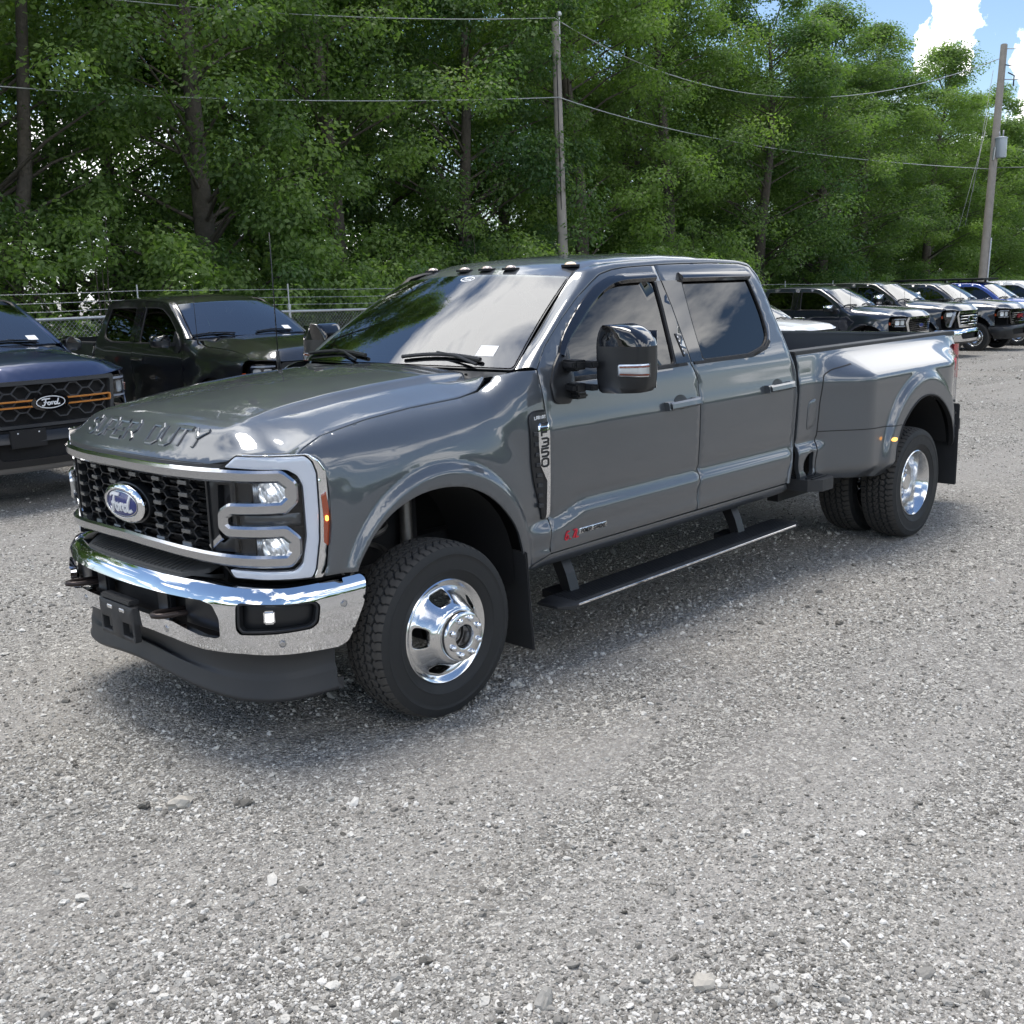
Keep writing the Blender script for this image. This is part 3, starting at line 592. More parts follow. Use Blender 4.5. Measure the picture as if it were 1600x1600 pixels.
def build_truck(root, pm, hi=True, dually=False, bed_len=True, front='main', mirrorm=None, accent=None, box_suv=False):
    QH[0] = 1.0 if hi else 3.2
    P = root; SB = Sbed if dually else Sbed0; mirrorm = mirrorm or GBLK
    ARCH = [(.476,.735),(.442,.808),(.367,.908),(.259,.988),(.126,1.034),(-.013,1.045),(-.156,1.027),(-.291,.968),(-.393,.885),(-.473,.785),(-.508,.700),(-.53,.640),(-.545,.56)]
    ARC = rnd(ARCH, .06, 3, closed=False)
    gx = [(-.64,1.493),(-.535,1.478),(-.50,1.453),(-.42,1.415),(-.3,1.397),(0,1.382),(.25,1.360),(.50,1.322),(.595,1.287),(.645,1.264)]
    fend = [(-.735,.60),(-.755,.766),(-.747,1.278),(-.739,1.43),(-.742,1.492)]+gx+[(.600,1.256),(.562,1.240),(.545,1.20),(.538,1.10),(.545,.98),(.572,.81),(.590,.768),(.458,.768)]+[q for q in ARC if q[1] < .99 and q[0] < .455 or q[1] >= .775]+[(-.60,.545)]
    fend = inset(fend, .002)
    doorF = [(-.745,1.495)]+DTOP[1:9]+[(-1.957,1.976),(-1.975,1.75),(-1.990,1.44),(-2.034,1.341),(-2.034,.828),(-1.990,.60),(-.732,.598),(-.756,.768),(-.747,1.278),(-.739,1.43)]
    doorR = [(-1.957,1.976)]+DTOP[9:]+[(-1.990,.60),(-2.034,.828),(-2.034,1.341),(-1.990,1.44),(-1.975,1.75)]
    winF = rnd([(-.965,1.434),(-.93,1.50),(-.985,1.595),(-1.083,1.662),(-1.245,1.766),(-1.37,1.826),(-1.47,1.868),(-1.60,1.888),(-1.905,1.893),(-1.893,1.745),(-1.845,1.436),(-1.30,1.432)], .03, 3)
    winR = rnd([(-2.155,1.893),(-2.125,1.65),(-2.113,1.440),(-2.62,1.440),(-2.80,1.478),(-2.872,1.535),(-2.890,1.66),(-2.885,1.75),(-2.862,1.893)], .04, 3)
    for s in (1, -1):
        W_ = (lambda f: f) if s > 0 else mir
        SS, BS = W_(Sside), W_(SB)
        panel('fender', SS, fend, pm, P, h=.017)
        # inner wheel-arch liner
        lv = MB(); ang = [(radians(a)) for a in range(-25, 206, 12)]
        ang2 = [radians(a) for a in range(24, 200, 11)]; rows = [[(AX+.488*cos(a), s*yy, AZ+.485*sin(a)) for a in ang2] for yy in (.935, .60, .50)]
        lo = loft('wheel_arch_liner', rows, DARK, P, (0, 0, -1)); 
        for nm, lp, hole, hx in (('front_door', doorF, winF, -1.69), ('rear_door', doorR, winR, -2.72)):
            d = panel(nm, SS, inset(lp, .0035), pm, P, [hole], h=.035, t=.02)
            panel('window', SS, inset(hole, -.004), GLT, d, d=-.012, h=.08, t=.0, bev=0, skirt=False)
            ribbon('window_seal', SS, hole, .012, -.014, .001, SEAL, d, closed=True, b=.002)
            x0 = hx
            if hi:
                h_ = bpy.data.objects.new('door_handle', None); COL.objects.link(h_); h_.parent = d
                ribbon('handle_grip', SS, rnd([(x0-.012,1.222),(x0-.30,1.226)], .01), .040, .020, .042, pm, d, b=.009, smooth=True); COL.objects.unlink(h_); bpy.data.objects.remove(h_)
                ribbon('handle_base', SS, [(x0-.002,1.221),(x0-.06,1.222)], .046, -.002, .034, pm, d, b=.006, smooth=True)
                ribbon('handle_base', SS, [(x0-.26,1.225),(x0-.312,1.226)], .044, -.002, .034, pm, d, b=.006, smooth=True)
                panel('handle_recess', SS, oval((x0-.155,1.232), .062, .040, 24), BLKS, d, d=.002, h=.02, t=.004, bev=0)
            else: ribbon('door_handle', SS, [(x0,1.222),(x0-.30,1.226)], .034, 0, .035, mirrorm if mirrorm == CHROME else pm, d, b=.006)
        # black pillar covers between the side windows
        panel('pillar_cover', SS, [(-1.912,1.888),(-1.955,1.888),(-1.972,1.75),(-1.985,1.44),(-1.852,1.44),(-1.900,1.745)], GBLK, P, d=.004, t=.006, bev=0)
        panel('pillar_cover', SS, [(-1.966,1.888),(-2.148,1.888),(-2.118,1.65),(-2.106,1.44),(-1.997,1.44),(-1.983,1.75)], GBLK, P, d=.004, t=.006, bev=0)
        panel('belt_moulding', SS, [(-.93,1.418),(-.93,1.434),(-1.95,1.440),(-1.96,1.424)], SEAL, P, d=.006, t=.01, bev=0)
        panel('belt_moulding', SS, [(-2.02,1.424),(-2.02,1.440),(-2.62,1.440),(-2.80,1.478),(-2.86,1.515),(-2.87,1.50),(-2.81,1.460),(-2.64,1.424)], SEAL, P, d=.006, t=.01, bev=0)
        panel('mirror_mount', SS, rnd([(-1.003,1.596),(-.925,1.556),(-.86,1.50),(-.800,1.42),(-.805,1.345),(-.835,1.322),(-.925,1.315),(-.975,1.40)], .02, 3), BLKS, P, d=.014, h=.03, t=.02, bev=.004)
        if hi:
            vis = [(-.94,1.545),(-1.0,1.615),(-1.09,1.678),(-1.245,1.779),(-1.38,1.850),(-1.50,1.893),(-1.62,1.907),(-1.90,1.912)]
            def Sv(x, z, d=0, SS=SS, s=s):
                p = SS(x, z, d); return p
            ribbon('rain_guard', SS, rnd(vis, .05, 3, False), [.03,.055,.058,.052,.05], .002, .030, GBLK, P, b=.020, smooth=True)
            ribbon('rain_guard', SS, [(-2.145,1.905),(-2.86,1.903)], .052, .002, .030, GBLK, P, b=.020, smooth=True)
        # pillars and roof rail
        Dn = np.array([SS(np.array([x]), np.array([z]), 0)[0] for x, z in DTOP]); Wn = np.array(WTOP, float)*np.array([1, s, 1])
        rows = []
        for k, t in enumerate((0, .08, .3, .55, .8, .94, 1)):
            bul = .016*sin(pi*min(1, t*1.05)) ; row = Dn*(1-t)+Wn*t; row[:, 1] += s*bul*.8; row[:14, 2] += bul*.7; rows.append(row)
        rows = [Dn*1.0-np.array([0, s*.02, 0])]+rows
        if hi:   # refine along the length
            idx = np.linspace(0, len(DTOP)-1, 90); rows = [np.stack([np.interp(idx, np.arange(len(DTOP)), r[:, c]) for c in range(3)], 1) for r in rows]
        loft('pillar_and_roof_rail', rows, pm, P, (0, s, .3))
        # roof ditch
        W2 = Wn.copy(); W2[:, 1] -= s*.022; W2[:, 2] -= .010; loft('roof_ditch', [Wn[5:12]-np.array([0, s*.001, .001]), W2[5:12]], SEAL, P, (0, 0, 1))
        # sill under the doors
        panel('sill', SS, [(-.60,.545),(-.735,.594),(-1.99,.594),(-2.99,.594),(-3.035,.56),(-3.03,.53),(-2.9,.525),(-1.7,.525),(-.66,.525)], pm, P, d=-.004, t=.03, h=.06)
        mirror_unit(P, s, hi, mirrorm, BLKS, arm=(front in ('main', 'chev')))
        # bed side
        BA = rnd([(-4.055,.60),(-4.052,.690),(-4.12,.845),(-4.262,.957),(-4.402,1.018),(-4.54,1.034),(-4.70,1.008),(-4.85,.925),(-4.965,.81),(-5.02,.69),(-5.03,.60)], .07, 3, False)
        if dually:
            niche = rnd([(-3.205,.655),(-3.215,.714),(-3.252,.752),(-3.322,.765),(-3.328,.64),(-3.30,.60),(-3.24,.60)], .015, 2)
            L = [(-3.13,1.405),(-5.60,1.405),(-5.612,1.36),(-5.60,1.30),(-5.59,.60),(-5.035,.60)]+[q for q in BA[::-1] if q[1] > .601 or q[0] > -4.3]+[(-4.075,.56),(-4.09,.522),(-3.96,.517),(-3.49,.560),(-3.339,.590),(-3.339,.57),(-3.16,.57),(-3.135,.74),(-3.135,.971),(-3.14,1.31)]
            panel('bed_side', BS, L, pm, P, [niche], h=.02, t=.03)
            ribbon('panel_gap', BS, rnd([(-3.68,1.308),(-3.488,1.284),(-3.405,1.249),(-3.379,1.067),(-3.371,.88),(-3.354,.741),(-3.341,.60)], .03, 3, False), .007, -.004, .0022, SEAL, P, b=.0004, h=.012)
            ribbon('panel_gap', BS, [(-3.374,.886),(-4.118,.862)], .006, -.004, .0022, SEAL, P, b=.0004, h=.012)
            MB().box((-3.55, s*.80, .66), (.84, .08, .44)).build('step_niche', DARK, P)
            def Sst(u, v, d=0, s=s): return np.stack([u, s*(v+0*u), .607+d+0*u], -1)
            st = MB().prism([(-3.12,.80*s),(-3.40,.80*s),(-3.40,1.075*s),(-3.36,1.11*s),(-3.22,1.11*s),(-3.15,1.04*s)], 'z', .525, .600).build('corner_step', BLK, P)
            mb = MB()
            for k in range(5): mb.box((-3.275, s*(.90+.038*k), .604), (.19, .014, .008), ch=.002)
            mb.build('step_tread', BLKS, st)
            sa = panel('fuel_door' if s > 0 else 'panel_blank', BS, rnd([(-3.248,1.05),(-3.266,1.095),(-3.345,1.108),(-3.350,.975),(-3.333,.925),(-3.258,.903),(-3.245,.95)], .02), pm, P, d=.004, t=.006, h=.03) if s > 0 else None
            ribbon('fender_lip', BS, BA, .012, -.03, .004, SEAL, P, b=.002)
            panel('side_marker', BS, oval((-4.0,.775), .030, .013, 24), AMBL, P, d=.014, t=.022, h=.01)
            rows = [[(RX+.50*cos(a), s*yy, RZ+.485*sin(a)) for a in [radians(q) for q in range(0, 176, 9)]] for yy in (1.16, .62)]; loft('wheel_arch_liner', rows, DARK, P, (0, 0, -1))
            MB().box((-5.10, s*1.055, .60), (.016, .33, .62), ch=.006).box((-5.06, s*1.03, .93), (.10, .30, .02)).build('mud_flap', BLK, P)
            for zz_ in (.84,.74,.66): MB().box((-5.088, s*1.19, zz_), (.012, .016, .016)).build('mud_flap_bolt', STEEL, P)
            Stf = plane_S((-5.30, s*1.0, 0), (-1, 0, 0), (0, 0, 1))
        else:
            L = [(-3.13,1.40),(-5.60,1.40),(-5.61,1.30),(-5.58,.60),(-5.04,.60)]+BA[::-1]+[(-4.0,.56),(-3.14,.56)]
            panel('bed_side', BS, inset(L, .002), pm, P, h=.04)
            rows = [[(RX+.50*cos(a), s*yy, RZ+.485*sin(a)) for a in ang] for yy in (.95, .55)]; loft('wheel_arch_liner', rows, DARK, P, (0, 0, -1))
        # tail lamp
        tl = MB().prism(rnd([(-5.50,.99),(-5.60,.995),(-5.66,.93),(-5.655,.86),(-5.585,.86),(-5.56,.95)], .02, 3), 'z', 1.06, 1.325)
        tl.F = tl.F; t_ = tl.build('tail_lamp', REDL, P, smooth=True, sharp=40)
        for v in t_.data.vertices: v.co.y *= s
        # bed rail cap and inner wall
        yb = .925
        mb = MB(); n = 12
        mb.box((-4.365, s*.885, 1.411), (2.49, .115, .020), ch=.006); mb.box((-4.365, s*.940, 1.403), (2.49, .012, .03), ch=.003); mb.build('bed_rail_cap', BLK, P, smooth=True, sharp=35)
        mb = MB(); mb.box((-4.365, s*.835, 1.15), (2.48, .02, .50)); iw = mb.build('bed_inner_wall', BLK, P)
        mb = MB()
        for zz_, w in ((1.375,.05),(1.31,.03),(1.24,.016)): mb.box((-4.365, s*.822, zz_), (2.46, .018, w), ch=.004)
        for k in range(12): mb.box((-3.28-.205*k, s*.822, 1.12), (.11, .016, .15), ch=.005)
        mb.build('bed_wall_rib', BLKS, iw)
        # mud flap behind the front wheel
        if hi:
            mb = MB().box((-.555, s*.885, .40), (.014, .25, .50), ch=.005, ry=radians(4)); mb.build('front_mud_flap', BLK, P)
    # shared body parts
    hoodL = [PLD_pt(s_) for s_ in np.linspace(0, 1.0, 34)]
    half = [(x-.002, y) for x, y in hoodL]+[(.60,.873),(.50,.853),(.25,.842),(0,.838),(-.3,.836),(-.42,.827),(-.50,.79),(-.525,.77),(-.56,.70),(-.585,.55),(-.60,.35),(-.605,.15),(-.606,0)]
    loop = half+[(x, -y) for x, y in half[::-1][1:-1]]
    hood = panel('hood', Shood, loop, pm, P, h=.022 if hi else .02, t=.012, bev=.003)
    # black closing strip under the hood lip
    cwl = MB(); Cr = [(x, ghood(np.array([-.60]), np.array([y]))[0]) for x, y in ((0, 0),)]
    ys_ = np.linspace(-.80, .80, 33); rowa = [(-.59-.0*y*y, y, float(ghood(np.array([-.60]), np.array([y]))[0])-.014 if abs(y) < .76 else 1.465) for y in ys_]
    rowb = [tuple(Swind(np.array([y/.837]), np.array([-.02]), -.006)[0]) for y in ys_]
    loft('cowl', [rowa, [(a[0]*.5+b[0]*.5, a[1], (a[2]+b[2])/2-.006) for a, b in zip(rowa, rowb)], rowb], BLKS, P, (0, 0, 1))
    if hi:
        for k in range(22):
            y = -.62+k*.056; z = float(ghood(np.array([-.60]), np.array([y]))[0])-.012
            MB().box((-.625, y, z), (.05, .012, .008), rz=radians(25)).build('cowl_louvre', SEAL, P)
    roofL = [(-1.235,0),(-1.240,.2),(-1.255,.4),(-1.285,.60),(-1.295,.638),(-1.6,.630),(-2.1,.626),(-2.5,.626),(-2.82,.632),(-2.92,.60),(-2.93,.3),(-2.93,0)]
    roof = panel('roof', Sroof, roofL+[(x, -y) for x, y in roofL[::-1][1:-1]], pm, P, h=.04, t=.02)
    ws = panel('windscreen', Swind, rnd([(-.985,.012),(.985,.012),(.985,.985),(-.985,.985)], .03), GLW, P, h=.05, t=0, bev=0, skirt=False)
    # black ceramic band round the glass (behind it)
    fr = panel('windscreen_border', Swind, rnd([(-.997,0),(.997,0),(.997,.998),(-.997,.998)], .03), GBLK, P, [rnd([(-.93,.075),(.93,.075),(.93,.86),(.80,.915),(.35,.915),(.22,.875),(-.22,.875),(-.35,.915),(-.80,.915),(-.93,.86)], .03)], h=.05, t=0, d=-.004, bev=0, skirt=False)
    # wipers
    for yb_, yt, sg in ((.62,.03,1),(-.30,-.86,1)):
        w = MB(); a = Swind(np.array([yb_/.84]), np.array([.005]), .02)[0]; c = Swind(np.array([(yb_*.45+yt*.55)/.82]), np.array([.10]), .022)[0]
        w.tube([a, a*.5+c*.5+np.array((0, 0, .012)), c], .008, 6, .005)
        q = [Swind(np.array([(yb_*(1-t)*.93+yt*t+.03)/.82]), np.array([.055+.055*sin(t*pi)*.6]), .016)[0] for t in np.linspace(0, 1, 9)]
        w.tube(q, .011, 6); w.build('wiper', BLKS, P, smooth=True, sharp=40)
    # cab back wall, rear glass, interior, floor
    mb = MB(); bw = []
    for z, x, y in ((1.95,-2.93,.66),(1.89,-3.0,.70),(1.66,-3.05,.80),(1.366,-3.10,.93),(1.0,-3.12,.95),(.56,-3.04,.95)): bw.append([(x, -y, z), (x-.01, 0, z), (x, y, z)])
    loft('cab_back', bw, pm, P, (-1, 0, 0))
    MB().box((-3.055, 0, 1.68), (.02, 1.3, .36), ry=radians(8), ch=.003).build('rear_window', GBLK, P)
    b = MB()
    b.box((-.93, 0, 1.36), (.50, 1.55, .22), ch=.05); b.box((-1.02, .40, 1.46), (.22, .34, .06), ch=.02)
    b.box((-1.9, 0, .72), (2.3, 1.75, .1)); b.build('dashboard', mat('dash_dark', (.03,.031,.034), .6), P, smooth=True, sharp=40)
    b = MB().lathe([(.185+.014*cos(q), .014*sin(q)) for q in [2*pi*i/8 for i in range(9)]], 28, axis='z').box((0, 0, 0), (.34, .05, .02)).box((0, -.04, 0), (.08, .12, .04), ch=.01)
    swl = b.build('steering_wheel', BLKS, P, smooth=True, sharp=60); swl.location = (-1.22, .42, 1.40); swl.rotation_euler = (0, radians(62), 0)
    for x0 in (-1.75, -2.65):
        for y0 in (.42, -.42):
            b = MB(); b.box((x0+.12, y0, 1.02), (.55, .52, .18), ch=.05); b.box((x0-.16, y0, 1.30), (.16, .52, .62), ch=.05, ry=radians(-12)); b.box((x0-.24, y0, 1.67), (.11, .27, .18), ch=.035)
            b.build('seat', SEATM, P, smooth=True, sharp=50)
    # bed: floor, head board, tailgate
    MB().box((-4.365, 0, .95), (2.48, 1.68, .03)).build('bed_floor', BLK, P)
    MB().box((-3.15, 0, 1.16), (.04, 1.78, .50), ch=.004).build('bed_head_board', BLK, P)
    MB().box((-5.60, 0, 1.10), (.06, 1.74, .58), ch=.015).box((-5.60, 0, 1.395), (.075, 1.74, .03), ch=.01).build('tailgate', pm, P, smooth=True, sharp=35)
    MB().box((-5.74, 0, .66), (.22, 1.9, .17), ch=.04).build('rear_bumper', BLKS if front == 'main' else CHROME, P, smooth=True, sharp=35)
    # chassis
    b = MB()
    for s in (1, -1): b.box((-2.4, s*.42, .60), (6.1, .08, .18)); b.box((.45, s*.42, .72), (.7, .1, .2))
    b.box((-4.3, 0, .82), (2.6, 1.2, .14)); b.box((-1.9, 0, .60), (2.2, 1.5, .08)); b.box((.25, 0, .92), (1.05, 1.05, .62)); b.box((-2.6, .25, .52), (1.1, .5, .22), ch=.03)
    b.box((-.64, 0, .95), (.03, 1.75, .8)); b.box((-3.9, 0, 1.0), (.1, 1.2, .2))
    b.lathe([(.05,-.9),(.05,.9)], 12, (0, 0, .38)); b.lathe([(.0,-.16),(.11,-.1),(.15,0),(.11,.1),(0,.16)], 14, (.02, -.2, .38)); b.lathe([(.06,-.9),(.06,.9)], 12, (-4.47, 0, .39)); b.lathe([(.0,-.2),(.14,-.12),(.2,0),(.14,.12),(0,.2)], 14, (-4.47, 0, .39))
    b.build('chassis', DARK, P)
    return hood, roof, ws
def PLD_pt(s): x, y = curve(PLD, s); return float(x), float(y)

# ================================================================== the grey dually in front
main = empty('pickup_truck', 'large dark grey dually pickup with chrome grille parked in front on the gravel', 'pickup truck')
hood, roof, ws = build_truck(main, GREY, True, True)
P = main
# wheels
wheel(P, .0, .905, 'front', steer=radians(0)); wheel(P, .0, -.905, 'front')
for s in (1, -1): wheel(P, -4.47, s*1.065, 'rear'); w = wheel(P, -4.47, s*.735, 'rear')
SBP = Sflat(BUD)
# hood letters, pressed into the hood's leading edge
HZ = np.linspace(.80, .932, 80); HZv = np.interp(HZ, *HC)
def Slet(y, z, d=0):
    y = np.asarray(y, float); xe = np.interp(z, HZv[::-1], HZ[::-1]); xp = np.interp(np.abs(y), *( (PLY[1][::-1], PLY[0][::-1]) if PLY[1][0] > PLY[1][-1] else PLY[::-1]))
    x = xe-.93+xp; return Shood(x, y, d)
text('hood_lettering', Slet, 'SUPER DUTY', (-.475, 1.290), .080, .066, .0205, .0150, -.003, .0075, GREY, hood, b=.003)
panel('hood_lip', Sfront, [(-.70,1.222),(.70,1.222),(.715,1.236),(.70,1.240),(-.70,1.240),(-.715,1.236)], BLK, P, d=-.004, t=.02, bev=0)

# ---- grille
grille = MB().box((.80, 0, 1.02), (.04, 1.25, .36)).build('grille_backing', DARK, P)
gf = bpy.data.objects.new('grille', None); COL.objects.link(gf); gf.parent = P
mb = MB(); px, pz = .19, .0510; tabs = []
for i in range(-5, 6):
    for j in range(-1, 7):
        s0, z0 = i*px+.065, .893+j*pz
        if not (-.56 < s0 < .57 and .875 < z0 < 1.178): continue
        if ((s0+.01)/.20)**2+((z0-1.015)/.10)**2 < 1: continue
        tabs.append((s0, z0))
        w = .0065
        for sg in (1, -1):
            for k in (1, -1):
                q = [(s0+sg*.030, z0+k*.004), (s0+sg*.055, z0+k*pz*.5), (s0+sg*px/2, z0+k*pz*.5)]
                if all(.868 < z < 1.185 and abs(a) < .585 for a, z in q): ribbon(None, Sfront, q, w, -.050, -.022, None, b=.001, mb=mb)
mb.build('honeycomb_mesh', BLKS, gf)
tabm = None
def frame_at(S, s0, z0, d0):
    a = S(np.array([s0, s0+.005, s0]), np.array([z0, z0, z0+.005]), d0); x = Vector(a[1]-a[0]).normalized(); z = Vector(a[2]-a[0]).normalized(); y = z.cross(x); M = Matrix((x, y, z)).transposed().to_4x4(); M.translation = Vector(a[0]); return M
for s0, z0 in tabs:
    if tabm is None:
        o = MB().box((0, 0, 0), (.062, .03, .0165), ch=.002).build('grille_tab', mat('dark_satin_trim', (.20,.205,.21), .26, .85), gf); tabm = o
    else: o = tabm.copy(); COL.objects.link(o)
    o.matrix_local = frame_at(Sfront, s0, z0, -.022)
mb = MB()
for k in range(13): mb.box((.828, 0, .885+.024*k), (.02, 1.1, .007))
mb.build('radiator_slats', BLKS, gf)
# badge: chrome oval ring, blue field, script
bd = bpy.data.objects.new('oval_badge', None); COL.objects.link(bd); bd.parent = P
Sfl = plane_S((.93, 0, 0), (0, 1, 0), (0, 0, 1)); c0 = (-.005, 1.016)
def Sdome(u, v, d=0):
    r = ((np.asarray(u)-c0[0])/.185)**2+((np.asarray(v)-c0[1])/.088)**2; return Sfl(u, v, d+.028-.026*r)
panel('badge_surround', Sfl, oval(c0, .19, .091, 60), BLKS, bd, d=-.012, t=.05, h=.03)
panel('badge_ring', Sdome, oval(c0, .182, .086, 72), CHROME, bd, [oval(c0, .142, .061, 60)], d=.006, t=.012, h=.012, bev=.004)
panel('badge_field', Sdome, oval(c0, .142, .0605, 60), BLUE, bd, d=-.001, t=0, h=.015, bev=0, skirt=False)
ribbon('badge_inner_line', Sdome, oval(c0, .134, .0545, 60), .004, -.001, .002, SATIN, bd, closed=True, b=.0005)
script('badge_script', Sdome, (c0[0]-.004, c0[1]), .088, .056, .0125, -.002, .005, WHITE, bd)
for s in (1, -1):
    Sf = (lambda u, v, d=0, s=s: Sfront(u, v, d)*np.array([1, s, 1]))
    # serpentine chrome bars
    path = [(0,1.196),(.344,1.194),(.702,1.196),(.932,1.190),(.972,1.152),(.972,1.095),(.937,1.063),(.726,1.062),(.688,1.040),(.685,.992),(.713,.970),(.937,.968),(.974,.930),(.972,.880),(.946,.848),(.715,.853),(.288,.869),(0,.874)]
    ribbon('grille_bar', Sf, rnd(path, .006, 2, False), .050, -.03, .022, SATIN, P, b=.010)
    ribbon('bar_highlight', Sf, rnd([(0,1.218),(.344,1.217),(.69,1.219)], .01, 3, False), .010, -.01, .012, CHROME, P, b=.003, smooth=True)
    # headlamp
    hl = bpy.data.objects.new('headlamp', None); COL.objects.link(hl); hl.parent = P
    outer = rnd([(.69,1.232),(.765,1.279),(1.047,1.270),(1.091,1.240),(1.118,1.196),(1.128,1.023),(1.105,.812),(1.075,.760),(.707,.777),(.672,.815),(.60,.86),(.60,1.19)], .012, 3)
    panel('lamp_housing', Sf, outer, DARK, hl, d=-.045, t=.0, h=.05, bev=0, skirt=False)
    panel('lamp_housing_wall', Sf, outer, BLKS, hl, [inset(outer, .006)], d=-.002, t=.05, h=.03, bev=0)
    guide = [(.704,1.228),(.762,1.272),(1.034,1.262),(1.062,1.237),(1.078,1.189),(1.078,1.03),(1.072,.919),(1.050,.799),(1.034,.768),(.712,.780),(.690,.812),(.968,.802),(1.000,.828),(1.024,.94),(1.022,1.143),(1.002,1.188),(.962,1.214)]
    panel('light_guide', Sf, rnd(guide, .012, 3), GUIDE, hl, d=.002, t=.03, h=.02, bev=.005)
    chr_ = [(.765,1.2795),(1.047,1.2705),(1.091,1.240),(1.118,1.196),(1.128,1.023),(1.105,.812),(1.075,.762),(1.040,.764),(1.056,.799),(1.078,.919),(1.084,1.03),(1.084,1.189),(1.068,1.237),(1.040,1.266),(.77,1.276)]
    panel('lamp_bezel', Sf, rnd(chr_, .008, 3), CHROME, hl, d=.004, t=.02, h=.02, bev=.002)
    panel('side_reflector', Sf, [(1.090,1.098),(1.112,1.111),(1.122,1.02),(1.112,.897),(1.104,.889),(1.090,.905),(1.096,1.0)], AMB, hl, d=.008, t=.008, h=.02, bev=.001)
    MB().box((0, 0, 0), (.012, .012, .022), ch=.003).build('marker_bulb', AMBL, hl).matrix_local = Matrix.Translation(Vector(Sf(np.array([1.106]), np.array([1.003]), .013)[0]))
    for nm, z0, z1, s1 in (('upper', 1.086, 1.166, .946), ('lower', .868, .950, .942)):
        panel('lamp_window_dark', Sf, [(.735,z0),(.80,z0),(.815,z1),(.735,z1)], BLKS, hl, d=-.030, t=.01, bev=0)
        # reflector bowl: ribbed strip beside a curved mirror
        mb = MB()
        for k in range(4):
            a = .815+k*.009; p0 = Sf(np.array([a]), np.array([z0]), -.030)[0]; p1 = Sf(np.array([a]), np.array([z1]), -.030)[0]; mb.tube([p0, p1], .0055, 6)
        mb.build('lamp_optic', REFL, hl, smooth=True)
        def Sb(u, v, d=0, Sf=Sf, z0=z0, z1=z1):
            uu = (np.asarray(u)-.905)/.045; vv = (np.asarray(v)-(z0+z1)/2)/.045; dd = -.045+.028*np.clip(uu*uu*.8+vv*vv, 0, 1.2)+.006*np.abs(np.sin(uu*7+vv*4))
            return Sf(u, v, d+dd)
        panel('lamp_reflector_bowl', Sb, [(.845,z0+.002),(s1+.01,z0+.002),(s1+.012,z1-.004),(.845,z1-.002)], REFL, hl, h=.006, t=0, bev=0, skirt=False)
        MB().lathe([(0,.016),(.010,.012),(.014,0)], 14, axis='x').build('lamp_bulb', WLIT, hl, smooth=True).matrix_local = Matrix.Translation(Vector(Sf(np.array([.895]), np.array([(z0+z1)/2]), -.042)[0]))
    panel('turn_lamp', Sf, rnd([(.745,.992),(1.008,.985),(1.010,1.034),(.742,1.040)], .01), mat('smoke_lens', (.12,.125,.13), .2, .5), hl, d=-.022, t=.02, h=.03)
    ln = panel('lamp_lens', Sf, inset([(.76,1.19),(1.00,1.19),(1.02,1.14),(1.02,.94),(.995,.83),(.72,.835),(.72,1.19)], .002), LENS, hl, d=-.004, t=0, h=.05, bev=0, skirt=False)
    # air curtain beside the grille
    ac = panel('air_curtain', Sf, [(.585,1.166),(.600,1.172),(.740,1.172),(.735,.884),(.600,.880),(.582,.90)], BLKS, P, [rnd([(.655,1.155),(.715,1.155),(.712,.95),(.66,.915),(.640,.93)], .01)], d=-.010, t=.05, h=.03)
    ribbon('curtain_blade', Sf, [(.590,.895),(.655,.945)], .03, -.04, -.006, SATIN, ac, b=.006); panel('curtain_mesh', Sf, [(.66,1.15),(.71,1.15),(.71,.95),(.66,.93)], BLK, ac, d=-.045, t=0, bev=0, skirt=False)
    # roof side: end of grille opening
# ---- bumper
holes = [rnd([(-.66,.676),(-.60,.690),(0,.686),(.60,.690),(.66,.676),(.693,.622),(.690,.546),(.668,.537),(.592,.537),(.50,.556),(.42,.574),(0,.580),(-.42,.574),(-.50,.556),(-.592,.537),(-.668,.537),(-.690,.546),(-.693,.622)], .012, 3)]
for s in (1, -1): holes.append(rnd([(s*.772,.680),(s*.79,.694),(s*1.095,.676),(s*1.113,.655),(s*1.100,.585),(s*1.07,.566),(s*.784,.562),(s*.768,.582)], .010, 3))
bo = [(0,.755),(.58,.755),(.66,.751),(.75,.747),(1.0,.740),(1.33,.7385),(1.345,.72),(1.318,.62),(1.275,.54),(1.235,.475),(1.19,.460),(1.074,.468),(.794,.482),(.595,.480),(.50,.488),(.40,.500),(.276,.508),(0,.510)]
bo = rnd(bo+[(-a, b) for a, b in bo[::-1][1:-1]], .012, 3)
bump = panel('front_bumper', Sbump, bo, CHROME, P, holes, h=.016, t=.03, bev=0)
# bumper top shelf with ribbed step pad
ss = np.linspace(-1.13, 1.13, 61); zt_ = np.interp(np.abs(ss), [0,.58,.75,1.0,1.33], [.7545,.7545,.7465,.7395,.738]); r1 = Sbump(ss, zt_, -.001); rr = SBP(ss, zt_+.009, -.075); r3 = SBP(ss, zt_+.012, -.20)
sh = loft('bumper_top', [r1, rr*.5+r1*.5+np.array([0,0,.005]), rr, r3], CHROME, bump, (0, 0, 1))
def Stop(u, v, d=0): p = SBP(u, .775+d+0*np.asarray(u, float), -.085-v); return p
def Stop(u, v, d=0):
    x, y = curve(BUD, u, -.045-np.asarray(v, float)); return np.stack([x, y, .769+d+.25*np.asarray(v, float)+0*x], -1)
PADM = mat('step_pad_rubber', (.06,.06,.058), .6, noise=(10,.3))
pad = panel('step_pad', Stop, rnd([(-.44,0),(.44,0),(.54,.07),(.54,.17),(-.54,.17),(-.54,.07)], .01), PADM, P, h=.03, t=.02, d=.002)
mb = MB()
for k in range(26):
    u = -.41+k*.033; ribbon(None, Stop, [(u, .010), (u+.015, .15)], .009, .001, .008, None, b=.002, mb=mb)
mb.build('step_pad_rib', PADM, pad, fix=False)
